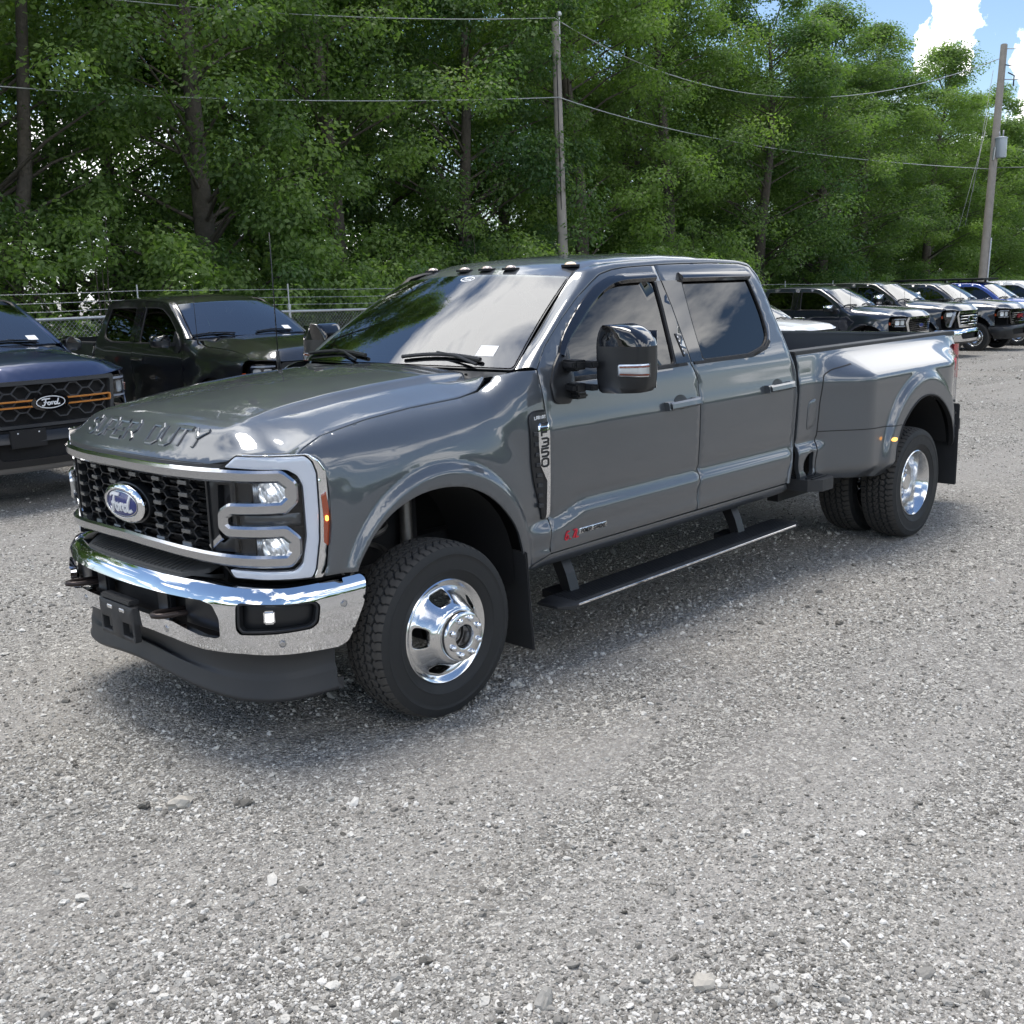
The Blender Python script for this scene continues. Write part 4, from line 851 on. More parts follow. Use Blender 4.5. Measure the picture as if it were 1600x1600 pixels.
# dark recess behind the openings, tow hooks, plate bracket, sensors, fog lamps
rows = [SBP(ss[3:-3], z+0*ss[3:-3], -.10) for z in (.44, .60, .75)]; loft('bumper_recess', rows, DARK, P, (1, 0, 0))
lower = [(-.68,.60),(-.60,.56),(0,.555),(.60,.56),(.68,.60),(.68,.69),(-.68,.69)]
for s in (1, -1):
    mb = MB()
    q = [(.90, s*.40-.035, .60), (1.03, s*.40-.035, .61), (1.055, s*.40-.018, .612), (1.062, s*.40, .612), (1.055, s*.40+.018, .612), (1.03, s*.40+.035, .61), (.90, s*.40+.035, .60)]
    mb.tube(q, .0125, 8); mb.build('tow_hook', mat('tow_hook_brown', (.05,.04,.038), .35, .6), P, smooth=True, sharp=60)
    Sm2 = (lambda u, v, d=0, s=s: Sbump(u, v, d)*np.array([1, s, 1]))
    panel('opening_insert', Sm2, [(.44,.56),(.69,.54),(.70,.69),(.44,.69)], BLKS, P, d=-.055, t=.03, h=.05)
    mb = MB(); mb.box((.93, s*.28, .62), (.04, .10, .14), ch=.01); mb.build('bumper_bracket', BLKS, P)
    fg = panel('fog_lamp_surround', Sm2, rnd([(.76,.70),(1.12,.69),(1.11,.56),(.76,.555)], .02), BLKS, P, d=-.040, t=.03, h=.04)
    ribbon('surround_lip', Sm2, rnd([(.782,.682),(.80,.690),(1.085,.672),(1.102,.655),(1.09,.590),(1.065,.575),(.795,.572),(.780,.590)], .012, 3), .012, -.03, .0, BLKS, fg, closed=True, b=.003)
    fl = MB().box((0, 0, 0), (.045, .04, .055), ch=.006).build('fog_lamp', CHROME, P, smooth=True, sharp=40); fl.matrix_local = frame_at(Sm2, .905, .630, -.028)
    fw = MB().box((0, 0, 0), (.034, .03, .040), ch=.004).build('fog_lamp_lens', WLIT, fl, smooth=True, sharp=40); fw.location = (0, (-.008 if s < 0 else -.008), 0)
    for a, b_ in ((.95,.522),(.37,.535),(1.22,.64)):
        o = MB().lathe([(.0,.002),(.010,.002),(.012,.0)], 20).lathe([(.014,.0015),(.016,.0015),(.016,0)], 20).build('parking_sensor', SATIN, P, smooth=True, sharp=40)
        M_ = frame_at(Sm2, a, b_, .001); o.matrix_local = M_ if s < 0 else M_ @ Matrix.Rotation(pi, 4, 'Z')
# licence-plate bracket, hung on the passenger side of centre
pb = bpy.data.objects.new('plate_bracket', None); COL.objects.link(pb); pb.parent = P
Sp = plane_S((1.025, 0, 0), (0, 1, 0), (0, 0, 1))
panel('bracket_plate', Sp, rnd([(-.165,.585),(.145,.585),(.145,.425),(-.165,.425)], .01), BLK, pb, [rnd([(-.145,.505),(-.06,.505),(-.06,.445),(-.145,.445)], .006), rnd([(.04,.505),(.125,.505),(.125,.445),(.04,.445)], .006)], h=.05, t=.03)
mb = MB()
for y in (-.06, .05): mb.box((1.027, y, .560), (.006, .05, .018), ch=.004)
mb.build('bracket_clip', CHROME, pb); MB().box((1.0, -.01, .60), (.05, .26, .02), ch=.004).build('bracket_shelf', BLK, pb)
# air dam
dam = [(.60,.475,-.02),(.60,.44,-.030),(.60,.375,-.036),(.60,.365,-.030),(.60,.345,-.024),(.60,.340,-.021),(.60,.285,-.019),(.60,.272,-.008),(.60,.262,-.008),(.60,.252,-.018)]
s2 = np.linspace(-1.06, 1.21, 61); rows = []
for _, z, d_ in dam:
    e = sm(.0, .75, np.abs(s2)); zz2 = z+.055*(1-e)*(1.0 if z < .36 else 0.0); x, y = curve(BUD, s2, d_*.8-.045-.02*(1-e)*(z > .35)); rows.append(np.stack([x, y, zz2], -1))
rows.append(rows[-1]+np.array([-.03, 0, .0])); rows.append(rows[-1]+np.array([0, 0, .05])); loft('air_dam', rows, BLK, P, (1, 0, 0))

# ---- sides: vent badge, engine badge, step boards, moon marks
for s in (1, -1):
    SS = Sside if s > 0 else mir(Sside); T = 1 if s > 0 else -1
    v = panel('fender_vent', SS, rnd([(-.614,1.262),(-.625,1.292),(-.665,1.307),(-.738,1.307),(-.738,.775),(-.700,.768),(-.633,.965),(-.618,1.063)], .015, 3), BLKS, P, d=.010, t=.016, h=.03)
    mb = MB()
    for k in range(8): ribbon(None, SS, [(-.632-.004*k, 1.20-.05*k), (-.672-.003*k, 1.195-.05*k)], .022, .008, .017, None, b=.004, mb=mb)
    mb.build('vent_fin', BLK, v, fix=False)
    cb = panel('vent_chrome', SS, rnd([(-.661,1.236),(-.679,1.250),(-.738,1.248),(-.742,.778),(-.716,.775),(-.716,.965),(-.671,1.046),(-.660,1.154)], .006, 3), CHROME, v, d=.020, t=.012, h=.02)
    cw = -.046 if s > 0 else .046; ox = -.677 if s > 0 else -.728
    text('model_number', SS, 'F350', (ox, 1.186), cw, .037, .012, .010, .019, .023, BLKS, v, vert=True, b=.001)
    text('trim_name', SS, 'LARIAT', (-.652 if s > 0 else -.725, 1.266), -.0098 if s > 0 else .0098, .014, (-.004 if s > 0 else .004), .0035, .009, .012, WHITE, v, b=.0005)
    bx = -.842 if s > 0 else -1.178
    sg = -1 if s > 0 else 1
    e = panel('engine_badge', SS, [(bx+sg*.112, .655), (bx+sg*.118, .684), (bx+sg*.338, .684), (bx+sg*.330, .656)], SATIN, P, d=.004, t=.004, h=.04)
    text('engine_size', SS, '6.7L', (bx+sg*.004, .645), sg*.021, .040, sg*.0062, .0066, .000, .006, RED, e, slant=.25, b=.0008)
    text('engine_name', SS, 'POWER STROKE', (bx+sg*.128, .660), sg*.0125, .018, sg*.0038, .0042, .004, .006, BLKS, e, slant=.2, b=.0005)
    BS = Sbed if s > 0 else mir(Sbed)
    text('bedside_decal', BS, 'FX4', (-5.20 if s > 0 else -5.50, 1.150), (-.085 if s > 0 else .085), .075, (-.022 if s > 0 else .022), .018, .002, .003, RED, P, slant=.3, b=.0005)
    # step board and its hangers
    b = MB(); pr = [(.835, .318), (.850, .330), (1.020, .330), (1.040, .318), (1.038, .300), (1.000, .290), (.860, .290), (.838, .300)]
    V = []
    X0, X1 = -.80, -3.08
    secs = [(X0+.03, .35), (X0, .75), (X0-.05, 1.), (X1+.05, 1.), (X1, .75), (X1-.03, .35)]
    for x, k in secs:
        for y, z in pr: V.append((x, s*(.94+(y-.94)*(1 if k == 1 else .5+.5*k)-(0 if k == 1 else .03*(1-k))), .312+(z-.312)*k+(x+.8)*-.006))
    n = len(pr); Fc = [[i*n+j, i*n+(j+1) % n, (i+1)*n+(j+1) % n, (i+1)*n+j] for i in range(len(secs)-1) for j in range(n)]+[list(range(n)), [(len(secs)-1)*n+j for j in range(n)]]
    b.add(V, Fc); sb = b.build('step_board', BLK, P, smooth=True, sharp=30)
    b = MB(); b.box(((X0+X1)/2, s*1.0405, .318+.0065), (2.14, .008, .012), ry=radians(.34), ch=.002); b.build('step_board_strip', CHROME, sb)
    b = MB()
    for k in range(9): b.box(((X0+X1)/2, s*(.862+.019*k), .3375+.0), (2.12, .008, .005), ry=radians(.34))
    b.build('step_board_rib', BLKS, sb)
    for x in (-1.02, -2.62):
        b = MB(); b.prism([(s*.70,.58),(s*.78,.58),(s*.86,.42),(s*.90,.30),(s*.84,.30),(s*.80,.40)], 'x', x-.035, x+.035); b.prism([(s*.74,.33),(s*.93,.30),(s*.93,.285),(s*.74,.29)], 'x', x-.09, x+.09); b.build('step_hanger', BLKS, P)
# coil spring, damper and steering arm seen in the front arch
for s in (1, -1):
    b = MB(); b.tube([(.06+.075*cos(t), s*.58+.075*sin(t), .50+.035*t/1.6) for t in np.linspace(0, 22, 90)], .013, 5); b.tube([(-.14, s*.60, .40), (-.18, s*.56, 1.0)], .032, 10); b.tube([(.22, s*.2, .42), (.20, s*.72, .40)], .02, 6)
    b.tube([(.30, s*.62, .98), (.22, s*.66, .80), (.27, s*.70, .62), (.18, s*.72, .50)], .008, 5); b.tube([(.36, s*.70, .82), (.34, s*.72, .70), (.28, s*.74, .60)], .006, 5)
    b.build('suspension', STEEL, P, smooth=True, sharp=40)
# five clearance lamps on the roof
cl = None
for (x, y) in ((-1.429,-.548),(-1.345,-.184),(-1.343,.0),(-1.345,.184),(-1.429,.548)):
    if cl is None:
        cl = MB().prism(rnd([(-.035,-.045),(.035,-.045),(.035,.045),(-.035,.045)], .02), 'z', -.006, .006).build('clearance_lamp', SEAL, P)
        dome = MB(); pts = [(.043,.0),(.040,.012),(.030,.022),(.015,.027),(0,.028)]; dome.lathe(pts, 24, axis='z'); dm = dome.build('lamp_dome', mat('clear_amber', (.62,.50,.42), .10, .3, coat=1.), cl, smooth=True); dm.scale = (.68, .85, .75); c = cl
    else:
        c = cl.copy(); COL.objects.link(c); q = dm.copy(); COL.objects.link(q); q.parent = c
        if y > .5: q.data = q.data.copy(); q.data.materials.clear(); q.data.materials.append(mat('lit_clearance', (.75,.60,.48), .2, emis=(1,.7,.4), es=.22, coat=1))
    c.location = (x, y, groof(x, y)+.006)
# shark-fin aerial and roof rib
MB().prism([(-2.42,2.02),(-2.50,2.062),(-2.58,2.066),(-2.62,2.02)], 'y', -.03, .03).build('roof_aerial', BLKS, P)
# papers behind the glass, tint band logo, inspection marks
sk = MB(); p = [Swind(np.array([u]), np.array([v]), .0012)[0] for u, v in ((.66,.105),(.80,.105),(.80,.20),(.66,.20))]; sk.add(p, [[0,1,2,3]]); sk.build('windscreen_sticker', WHITE, P)
sl_ = MB(); ribbon(None, Swind, oval((.0,.935), .075, .028, 30), .010, -.003, .001, None, closed=True, b=.0004, mb=sl_); sl_.build('glass_logo_oval', WHITE, P, fix=False)
script('glass_logo_script', Swind, (0,.935), .045, .022, .006, -.002, .0015, WHITE, P)
mb = MB(); mb.box((-1.20, 0, 1.875), (.05, .16, .09), ch=.015); mb.box((-1.30, 0, 1.80), (.02, .24, .07), ch=.01); mb.build('interior_mirror', BLKS, P, smooth=True, sharp=40)
kp = panel('door_keypad', Sside, rnd([(-1.935,1.475),(-1.955,1.475),(-1.937,1.60),(-1.917,1.60)], .004), BLKS, P, d=.010, t=.008)
for k in range(5): ribbon('keypad_button', Sside, [(-1.942+.003*k,1.488+.022*k),(-1.9415+.003*k,1.498+.022*k)], .007, .008, .0115, SATIN, kp, b=.0005)

# the far (passenger) half of the nose measures a little narrower than the near half
def warp(x, y): return y*(1-.045*float(sm(.1, .6, x))*float(sm(-.1, -.6, y)))
for o in [q for q in bpy.data.objects if q.type == 'MESH']:
    r = o; ident = True
    while r.parent is not None:
        if r.matrix_local != Matrix.Identity(4): ident = False
        r = r.parent
    if r is not main: continue
    if ident:
        n = len(o.data.vertices); co = np.empty(n*3, np.float32); o.data.vertices.foreach_get('co', co); co = co.reshape(-1, 3)
        if co[:, 0].max() < .1 or co[:, 1].min() > 0: continue
        co[:, 1] *= 1-.045*sm(.1, .6, co[:, 0])*sm(-.1, -.6, co[:, 1]); o.data.vertices.foreach_set('co', co.ravel()); o.data.update()
    elif o.parent is not None and o.parent.matrix_local == Matrix.Identity(4) and o.parent.name != 'wheel': o.location.y = warp(o.location.x, o.location.y)
# whip aerial at the far cowl corner
MB().tube([(-.50,-.872,1.44),(-.50,-.875,1.56)], .012, 8).tube([(-.50,-.875,1.56),(-.505,-.88,2.22)], .0032, 5).build('whip_aerial', BLKS, P, smooth=True)

# ================================================================== ground
def gz(x, y):
    x = np.asarray(x, float); y = np.asarray(y, float)
    return -.10*sm(-1.7, -6, y)-.0175*np.maximum(0, -x-6)*sm(-5, -9, x)*np.clip(1.0, 0, 1)+.0175*np.maximum(0, -x-60)
def und(x, y):   # shallow wheel-worn unevenness, flat under the tyres
    w = 1-np.exp(-((x/1.2)**2+((np.abs(y)-1)/.8)**2))-np.exp(-(((x+4.47)/1.2)**2+((np.abs(y)-1)/.9)**2))
    return w*(.012*np.sin(x*1.7+np.sin(y*1.1)*1.3)*np.cos(y*1.3+.4)+.006*np.sin(x*4.1+y*2.3+1)*np.cos(y*3.7-x*1.1))
def fastmesh(name, V, Fq):
    me = bpy.data.meshes.new(name); V = np.asarray(V, np.float32); Fq = np.asarray(Fq, np.int32); k = Fq.shape[1]
    me.vertices.add(len(V)); me.vertices.foreach_set('co', V.ravel()); me.loops.add(Fq.size); me.loops.foreach_set('vertex_index', Fq.ravel())
    me.polygons.add(len(Fq)); me.polygons.foreach_set('loop_start', np.arange(0, Fq.size, k, dtype=np.int32)); me.polygons.foreach_set('loop_total', np.full(len(Fq), k, np.int32)); me.update(calc_edges=True); return me
t = np.linspace(-1, 1, 381); w = np.sign(t)*(np.abs(t)*9+np.abs(t)**7*700)
GX, GYY = np.meshgrid(w+1.0, w+2.0, indexing='ij'); n = len(t)
V = np.stack([GX, GYY, gz(GX, GYY)+und(GX, GYY)], -1).reshape(-1, 3); i = np.arange(n-1)[:, None]*n; j = np.arange(n-1)[None, :]
me = fastmesh('ground', V, np.stack([i+j, i+n+j, i+n+j+1, i+j+1], -1).reshape(-1, 4)); me.polygons.foreach_set('use_smooth', [True]*len(me.polygons))
def gravel_mat():
    m = bpy.data.materials.new('crushed_limestone'); m.use_nodes = True; nt = m.node_tree; b = nt.nodes['Principled BSDF']; b.inputs['Roughness'].default_value = .92; b.inputs['Specular IOR Level'].default_value = .25
    L = nt.links.new; tc = N(nt, 'ShaderNodeTexCoord'); vn = N(nt, 'ShaderNodeTexNoise'); vn.inputs['Scale'].default_value = 60; vn.inputs['Detail'].default_value = 2
    L(tc.outputs['Object'], vn.inputs['Vector'])
    wv = N(nt, 'ShaderNodeVectorMath', operation='SCALE'); wv.inputs['Scale'].default_value = .006; L(vn.outputs['Color'], wv.inputs[0]); ad = N(nt, 'ShaderNodeVectorMath', operation='ADD'); L(tc.outputs['Object'], ad.inputs[0]); L(wv.outputs[0], ad.inputs[1])
    cols = []; hts = []
    for sc, wt in ((38, 1.0), (82, .8), (170, .5)):
        v = N(nt, 'ShaderNodeTexVoronoi'); v.inputs['Scale'].default_value = sc; v.inputs['Randomness'].default_value = 1; L(ad.outputs[0], v.inputs['Vector'])
        s = N(nt, 'ShaderNodeSeparateColor'); L(v.outputs['Color'], s.inputs[0]); cols.append((s, v, wt))
    # which layer of stone is on top here
    n2 = N(nt, 'ShaderNodeTexNoise'); n2.inputs['Scale'].default_value = 9; n2.inputs['Detail'].default_value = 5; L(tc.outputs['Object'], n2.inputs['Vector'])
    mA = N(nt, 'ShaderNodeMath', operation='GREATER_THAN', i_1=.60); L(cols[0][0].outputs[1], mA.inputs[0])
    mixc = N(nt, 'ShaderNodeMix', data_type='FLOAT'); L(mA.outputs[0], mixc.inputs[0]); L(cols[1][0].outputs[0], mixc.inputs[2]); L(cols[0][0].outputs[0], mixc.inputs[3])
    mB = N(nt, 'ShaderNodeMath', operation='GREATER_THAN', i_1=.45); L(cols[1][0].outputs[2], mB.inputs[0])
    mixd = N(nt, 'ShaderNodeMix', data_type='FLOAT'); L(mB.outputs[0], mixd.inputs[0]); L(cols[2][0].outputs[0], mixd.inputs[2]); L(mixc.outputs[0], mixd.inputs[3])
    rp = N(nt, 'ShaderNodeValToRGB'); e = rp.color_ramp.elements; e[0].position = 0; e[0].color = (.105, .100, .090, 1); e[1].position = 1; e[1].color = (.66, .64, .58, 1)
    for p, c in ((.35, (.22, .211, .194, 1)), (.72, (.37, .357, .328, 1)), (.9, (.56, .542, .50, 1))): q = e.new(p); q.color = c
    L(mixd.outputs[0], rp.inputs[0])
    # fine brown-grey dust between the stones in broad drifts
    n3 = N(nt, 'ShaderNodeTexNoise'); n3.inputs['Scale'].default_value = .55; n3.inputs['Detail'].default_value = 9; n3.inputs['Roughness'].default_value = .65; L(tc.outputs['Object'], n3.inputs['Vector'])
    r3 = N(nt, 'ShaderNodeMapRange'); r3.inputs[1].default_value = .44; r3.inputs[2].default_value = .66; L(n3.outputs[0], r3.inputs[0])
    m3 = N(nt, 'ShaderNodeMath', operation='MULTIPLY', i_1=.55); L(r3.outputs[0], m3.inputs[0])
    mx = N(nt, 'ShaderNodeMix', data_type='RGBA'); L(m3.outputs[0], mx.inputs[0]); L(rp.outputs[0], mx.inputs[6]); mx.inputs[7].default_value = (.36, .335, .30, 1)
    n4 = N(nt, 'ShaderNodeTexNoise'); n4.inputs['Scale'].default_value = .23; n4.inputs['Detail'].default_value = 4; L(tc.outputs['Object'], n4.inputs['Vector'])
    r4 = N(nt, 'ShaderNodeMapRange'); r4.inputs[3].default_value = .80; r4.inputs[4].default_value = 1.22; L(n4.outputs[0], r4.inputs[0]); sv = N(nt, 'ShaderNodeVectorMath', operation='SCALE'); L(mx.outputs[2], sv.inputs[0]); L(r4.outputs[0], sv.inputs['Scale'])
    mp = N(nt, 'ShaderNodeMapping'); mp.inputs['Scale'].default_value = (.10, 1.15, 1); mp.inputs['Rotation'].default_value = (0, 0, radians(14)); L(tc.outputs['Object'], mp.inputs[0]); n5 = N(nt, 'ShaderNodeTexNoise'); n5.inputs['Scale'].default_value = 1; n5.inputs['Detail'].default_value = 5; n5.inputs['Distortion'].default_value = .6; L(mp.outputs[0], n5.inputs['Vector'])
    r5 = N(nt, 'ShaderNodeMapRange'); r5.inputs[1].default_value = .47; r5.inputs[2].default_value = .64; r5.inputs[4].default_value = .7; L(n5.outputs[0], r5.inputs[0]); m5 = N(nt, 'ShaderNodeMix', data_type='RGBA'); L(r5.outputs[0], m5.inputs[0]); L(sv.outputs[0], m5.inputs[6]); m5.inputs[7].default_value = (.37, .353, .328, 1)
    L(m5.outputs[2], b.inputs['Base Color'])
    # relief
    hh = N(nt, 'ShaderNodeMath', operation='MULTIPLY', i_1=-1.0); L(cols[1][1].outputs['Distance'], hh.inputs[0]); h2 = N(nt, 'ShaderNodeMath', operation='MULTIPLY', i_1=-1.5); L(cols[0][1].outputs['Distance'], h2.inputs[0])
    ha = N(nt, 'ShaderNodeMath', operation='ADD'); L(hh.outputs[0], ha.inputs[0]); L(h2.outputs[0], ha.inputs[1]); hb = N(nt, 'ShaderNodeMath', operation='ADD'); L(ha.outputs[0], hb.inputs[0]); L(mixd.outputs[0], hb.inputs[1])
    bp = N(nt, 'ShaderNodeBump'); bp.inputs['Strength'].default_value = .9; bp.inputs['Distance'].default_value = .013; L(hb.outputs[0], bp.inputs['Height']); L(bp.outputs[0], b.inputs['Normal'])
    return m
GRAV = gravel_mat()
tag(addobj('ground', me, None, GRAV), kind='structure')
# loose stones: real geometry where the photo shows them singly, instanced in one object
def stone_mat():
    m = bpy.data.materials.new('loose_limestone'); m.use_nodes = True; nt = m.node_tree; b = nt.nodes['Principled BSDF']; b.inputs['Roughness'].default_value = .9; b.inputs['Specular IOR Level'].default_value = .25; L = nt.links.new
    o = N(nt, 'ShaderNodeObjectInfo'); rp = N(nt, 'ShaderNodeValToRGB'); e = rp.color_ramp.elements; e[0].position = 0; e[0].color = (.12, .113, .100, 1); e[1].position = 1; e[1].color = (.62, .60, .56, 1)
    for p, c in ((.3, (.25, .241, .222, 1)), (.65, (.40, .387, .357, 1)), (.84, (.56, .542, .50, 1)), (.95, (.60, .59, .56, 1))): q = e.new(p); q.color = c
    L(o.outputs['Random'], rp.inputs[0]); t = N(nt, 'ShaderNodeTexCoord'); n = N(nt, 'ShaderNodeTexNoise'); n.inputs['Scale'].default_value = 3; n.inputs['Detail'].default_value = 5; L(t.outputs['Object'], n.inputs['Vector'])
    mr = N(nt, 'ShaderNodeMapRange'); mr.inputs[3].default_value = .78; mr.inputs[4].default_value = 1.2; L(n.outputs[0], mr.inputs[0]); s = N(nt, 'ShaderNodeVectorMath', operation='SCALE'); L(rp.outputs[0], s.inputs[0]); L(mr.outputs[0], s.inputs['Scale']); L(s.outputs[0], b.inputs['Base Color']); return m
def scatter():
    C0 = np.array([CPOS.x, CPOS.y]); az0 = atan2(F.y, F.x); N0 = 390000
    d = np.exp(rng.uniform(np.log(1.6), np.log(58), N0*2)); keep = rng.random(len(d)) < np.clip((d/4.2)**-.35, 0, 1)*np.clip(d/3.0, 0, 1)**1.1; d = d[keep][:N0]
    a = az0+rng.uniform(-.72, .72, len(d)); x, y = C0[0]+d*np.cos(a), C0[1]+d*np.sin(a)
    cl = np.sin(x*1.3+2*np.sin(y*.9))*np.cos(y*1.7+np.sin(x*2.1))+.5*np.sin(x*4.3+y*3.1)   # drifts of coarser stone and of dust
    k = rng.random(len(d)) < np.clip(.62+.50*cl, .10, 1); x, y, d, cl = x[k], y[k], d[k], cl[k]
    s = .0031*np.exp(rng.normal(0, .45, len(x)))*(1+.055*np.clip(d-3, 0, 40))*(1+.18*np.clip(cl, 0, 1)); big = rng.random(len(x)) < .006; s[big] *= rng.uniform(1.6, 2.6, big.sum()); s = np.minimum(s, .030)
    z = gz(x, y)+und(x, y)+s*.25
    me = bpy.data.meshes.new('gravel'); me.vertices.add(len(x)); me.vertices.foreach_set('co', np.stack([x, y, z], -1).astype(np.float32).ravel())
    at = me.attributes.new('sc', 'FLOAT_VECTOR', 'POINT'); at.data.foreach_set('vector', (s[:, None]*np.stack([rng.uniform(.8, 1.5, len(x)), rng.uniform(.7, 1.1, len(x)), rng.uniform(.45, .85, len(x))], -1)).astype(np.float32).ravel())
    at = me.attributes.new('ro', 'FLOAT_VECTOR', 'POINT'); at.data.foreach_set('vector', np.stack([rng.normal(0, .35, len(x)), rng.normal(0, .35, len(x)), rng.uniform(0, 6.28, len(x))], -1).astype(np.float32).ravel())
    me.update(); o = addobj('gravel', me); tag(o, 'loose crushed grey and white limestone gravel covering the parking lot in the foreground', 'gravel', kind='stuff')
    g = bpy.data.node_groups.new('gravel_scatter', 'GeometryNodeTree'); g.interface.new_socket('Geometry', in_out='INPUT', socket_type='NodeSocketGeometry'); g.interface.new_socket('Geometry', in_out='OUTPUT', socket_type='NodeSocketGeometry')
    gi, go = g.nodes.new('NodeGroupInput'), g.nodes.new('NodeGroupOutput'); L = g.links.new; m2p = g.nodes.new('GeometryNodeMeshToPoints'); L(gi.outputs[0], m2p.inputs[0]); g2 = g.nodes.new('GeometryNodeGeometryToInstance')
    sm_ = stone_mat()
    for k in range(7):
        ic = g.nodes.new('GeometryNodeMeshIcoSphere'); ic.inputs['Radius'].default_value = 1; ic.inputs['Subdivisions'].default_value = 2 if k < 4 else 1
        sp = g.nodes.new('GeometryNodeSetPosition'); nz = g.nodes.new('ShaderNodeTexNoise'); nz.noise_dimensions = '4D'; nz.inputs['W'].default_value = k*3.7; nz.inputs['Scale'].default_value = .9; nz.inputs['Detail'].default_value = 1.5
        sb = g.nodes.new('ShaderNodeVectorMath'); sb.operation = 'SUBTRACT'; sb.inputs[1].default_value = (.5, .5, .5); L(nz.outputs['Color'], sb.inputs[0]); sc_ = g.nodes.new('ShaderNodeVectorMath'); sc_.operation = 'SCALE'; sc_.inputs['Scale'].default_value = 2.3; L(sb.outputs[0], sc_.inputs[0])
        L(ic.outputs[0], sp.inputs[0]); L(sc_.outputs[0], sp.inputs['Offset']); ss_ = g.nodes.new('GeometryNodeSetShadeSmooth'); ss_.inputs['Shade Smooth'].default_value = False; L(sp.outputs[0], ss_.inputs[0]); st = g.nodes.new('GeometryNodeSetMaterial'); st.inputs['Material'].default_value = sm_; L(ss_.outputs[0], st.inputs[0]); L(st.outputs[0], g2.inputs[0])
    ip = g.nodes.new('GeometryNodeInstanceOnPoints'); ip.inputs['Pick Instance'].default_value = True; L(m2p.outputs[0], ip.inputs['Points']); L(g2.outputs[0], ip.inputs['Instance'])
    rv = g.nodes.new('FunctionNodeRandomValue'); rv.data_type = 'INT'; rv.inputs[4].default_value = 0; rv.inputs[5].default_value = 6; L(rv.outputs[2], ip.inputs['Instance Index'])
    for nm, sk_ in (('sc', 'Scale'), ('ro', 'Rotation')):
        na = g.nodes.new('GeometryNodeInputNamedAttribute'); na.data_type = 'FLOAT_VECTOR'; na.inputs[0].default_value = nm
        if nm == 'ro':
            er = g.nodes.new('FunctionNodeEulerToRotation'); L(na.outputs[0], er.inputs[0]); L(er.outputs[0], ip.inputs[sk_])
        else: L(na.outputs[0], ip.inputs[sk_])
    L(ip.outputs[0], go.inputs[0]); md = o.modifiers.new('scatter', 'NODES'); md.node_group = g
scatter()
# a few larger stones lying singly
SPOTS = [(1.26,.86,.035,'pale fist-sized rock under the front bumper corner beside the tyre'),(.86,2.95,.028,'pale angular stone on open gravel in front of the driver door'),(1.9,3.0,.020,'small whitish stone in the lower left foreground gravel')]
for x, y, s, lb in SPOTS:
    b = bmesh.new(); bmesh.ops.create_icosphere(b, subdivisions=2, radius=1)
    for v in b.verts:
        q = v.co; k = 1+.28*sin(q.x*3+x*9)*cos(q.y*4+y)+.15*sin(q.z*7+q.x*5); v.co = Vector((q.x*s*1.3*k, q.y*s*k, q.z*s*.7*k))
    me = bpy.data.meshes.new('stone'); b.to_mesh(me); b.free(); o = addobj('stone', me, None, mat('stone_grey', (.40,.375,.33), .9, noise=(30,.3))); o.location = (x, y, float(gz(x, y)+und(np.array(x), np.array(y)))+s*.3); tag(o, lb, 'stone')

# ================================================================== the parked rows behind
def bumper_bg(P, m, low=BLK, chrome_low=False):
    bo = [(0,.755),(.58,.755),(.75,.747),(1.0,.740),(1.33,.738),(1.345,.72),(1.318,.62),(1.275,.54),(1.19,.45),(.8,.43),(0,.43)]
    op = rnd([(-.55,.66),(.55,.66),(.60,.60),(.52,.50),(-.52,.50),(-.60,.60)], .02)
    bm_ = panel('front_bumper', Sbump, bo+[(-a, b) for a, b in bo[::-1][1:-1]], m, P, [op], h=.02, t=.03)
    rows = []; s2 = np.linspace(-1.2, 1.2, 31)
    for z, d in ((.47,-.03),(.41,-.03),(.37,-.07)): x, y = curve(BUD, s2, d); rows.append(np.stack([x, y, z+0*x], -1))
    loft('air_dam', rows, low, P, (1, 0, 0)); rows = [SBP(s2, z+0*s2, -.09) for z in (.44, .6, .78)]; loft('bumper_recess', rows, DARK, P, (1, 0, 0))
    ss = np.linspace(-1.3, 1.3, 41); r1 = Sbump(ss, .7535+0*ss, 0); loft('bumper_top', [r1, SBP(ss, .765+0*ss, -.16)], m, bm_, (0, 0, 1))
    return bm_
def mirrored(f, s): return lambda u, v, d=0: f(u, v, d)*np.array([1, s, 1])
def lamp_bg(P, outline, guide, clearm=REFL):
    for s in (1, -1):
        Sf = mirrored(Sfront, s); hl = panel('headlamp', Sf, outline, GBLK, P, d=-.02, t=.03, h=.03)
        for q, mm in guide: panel('lamp_unit', Sf, q, mm, hl, d=-.004, t=.02, h=.03, bev=.002)
        panel('lamp_lens', Sf, outline, LENS, hl, d=.004, t=0, h=.04, bev=0, skirt=False)
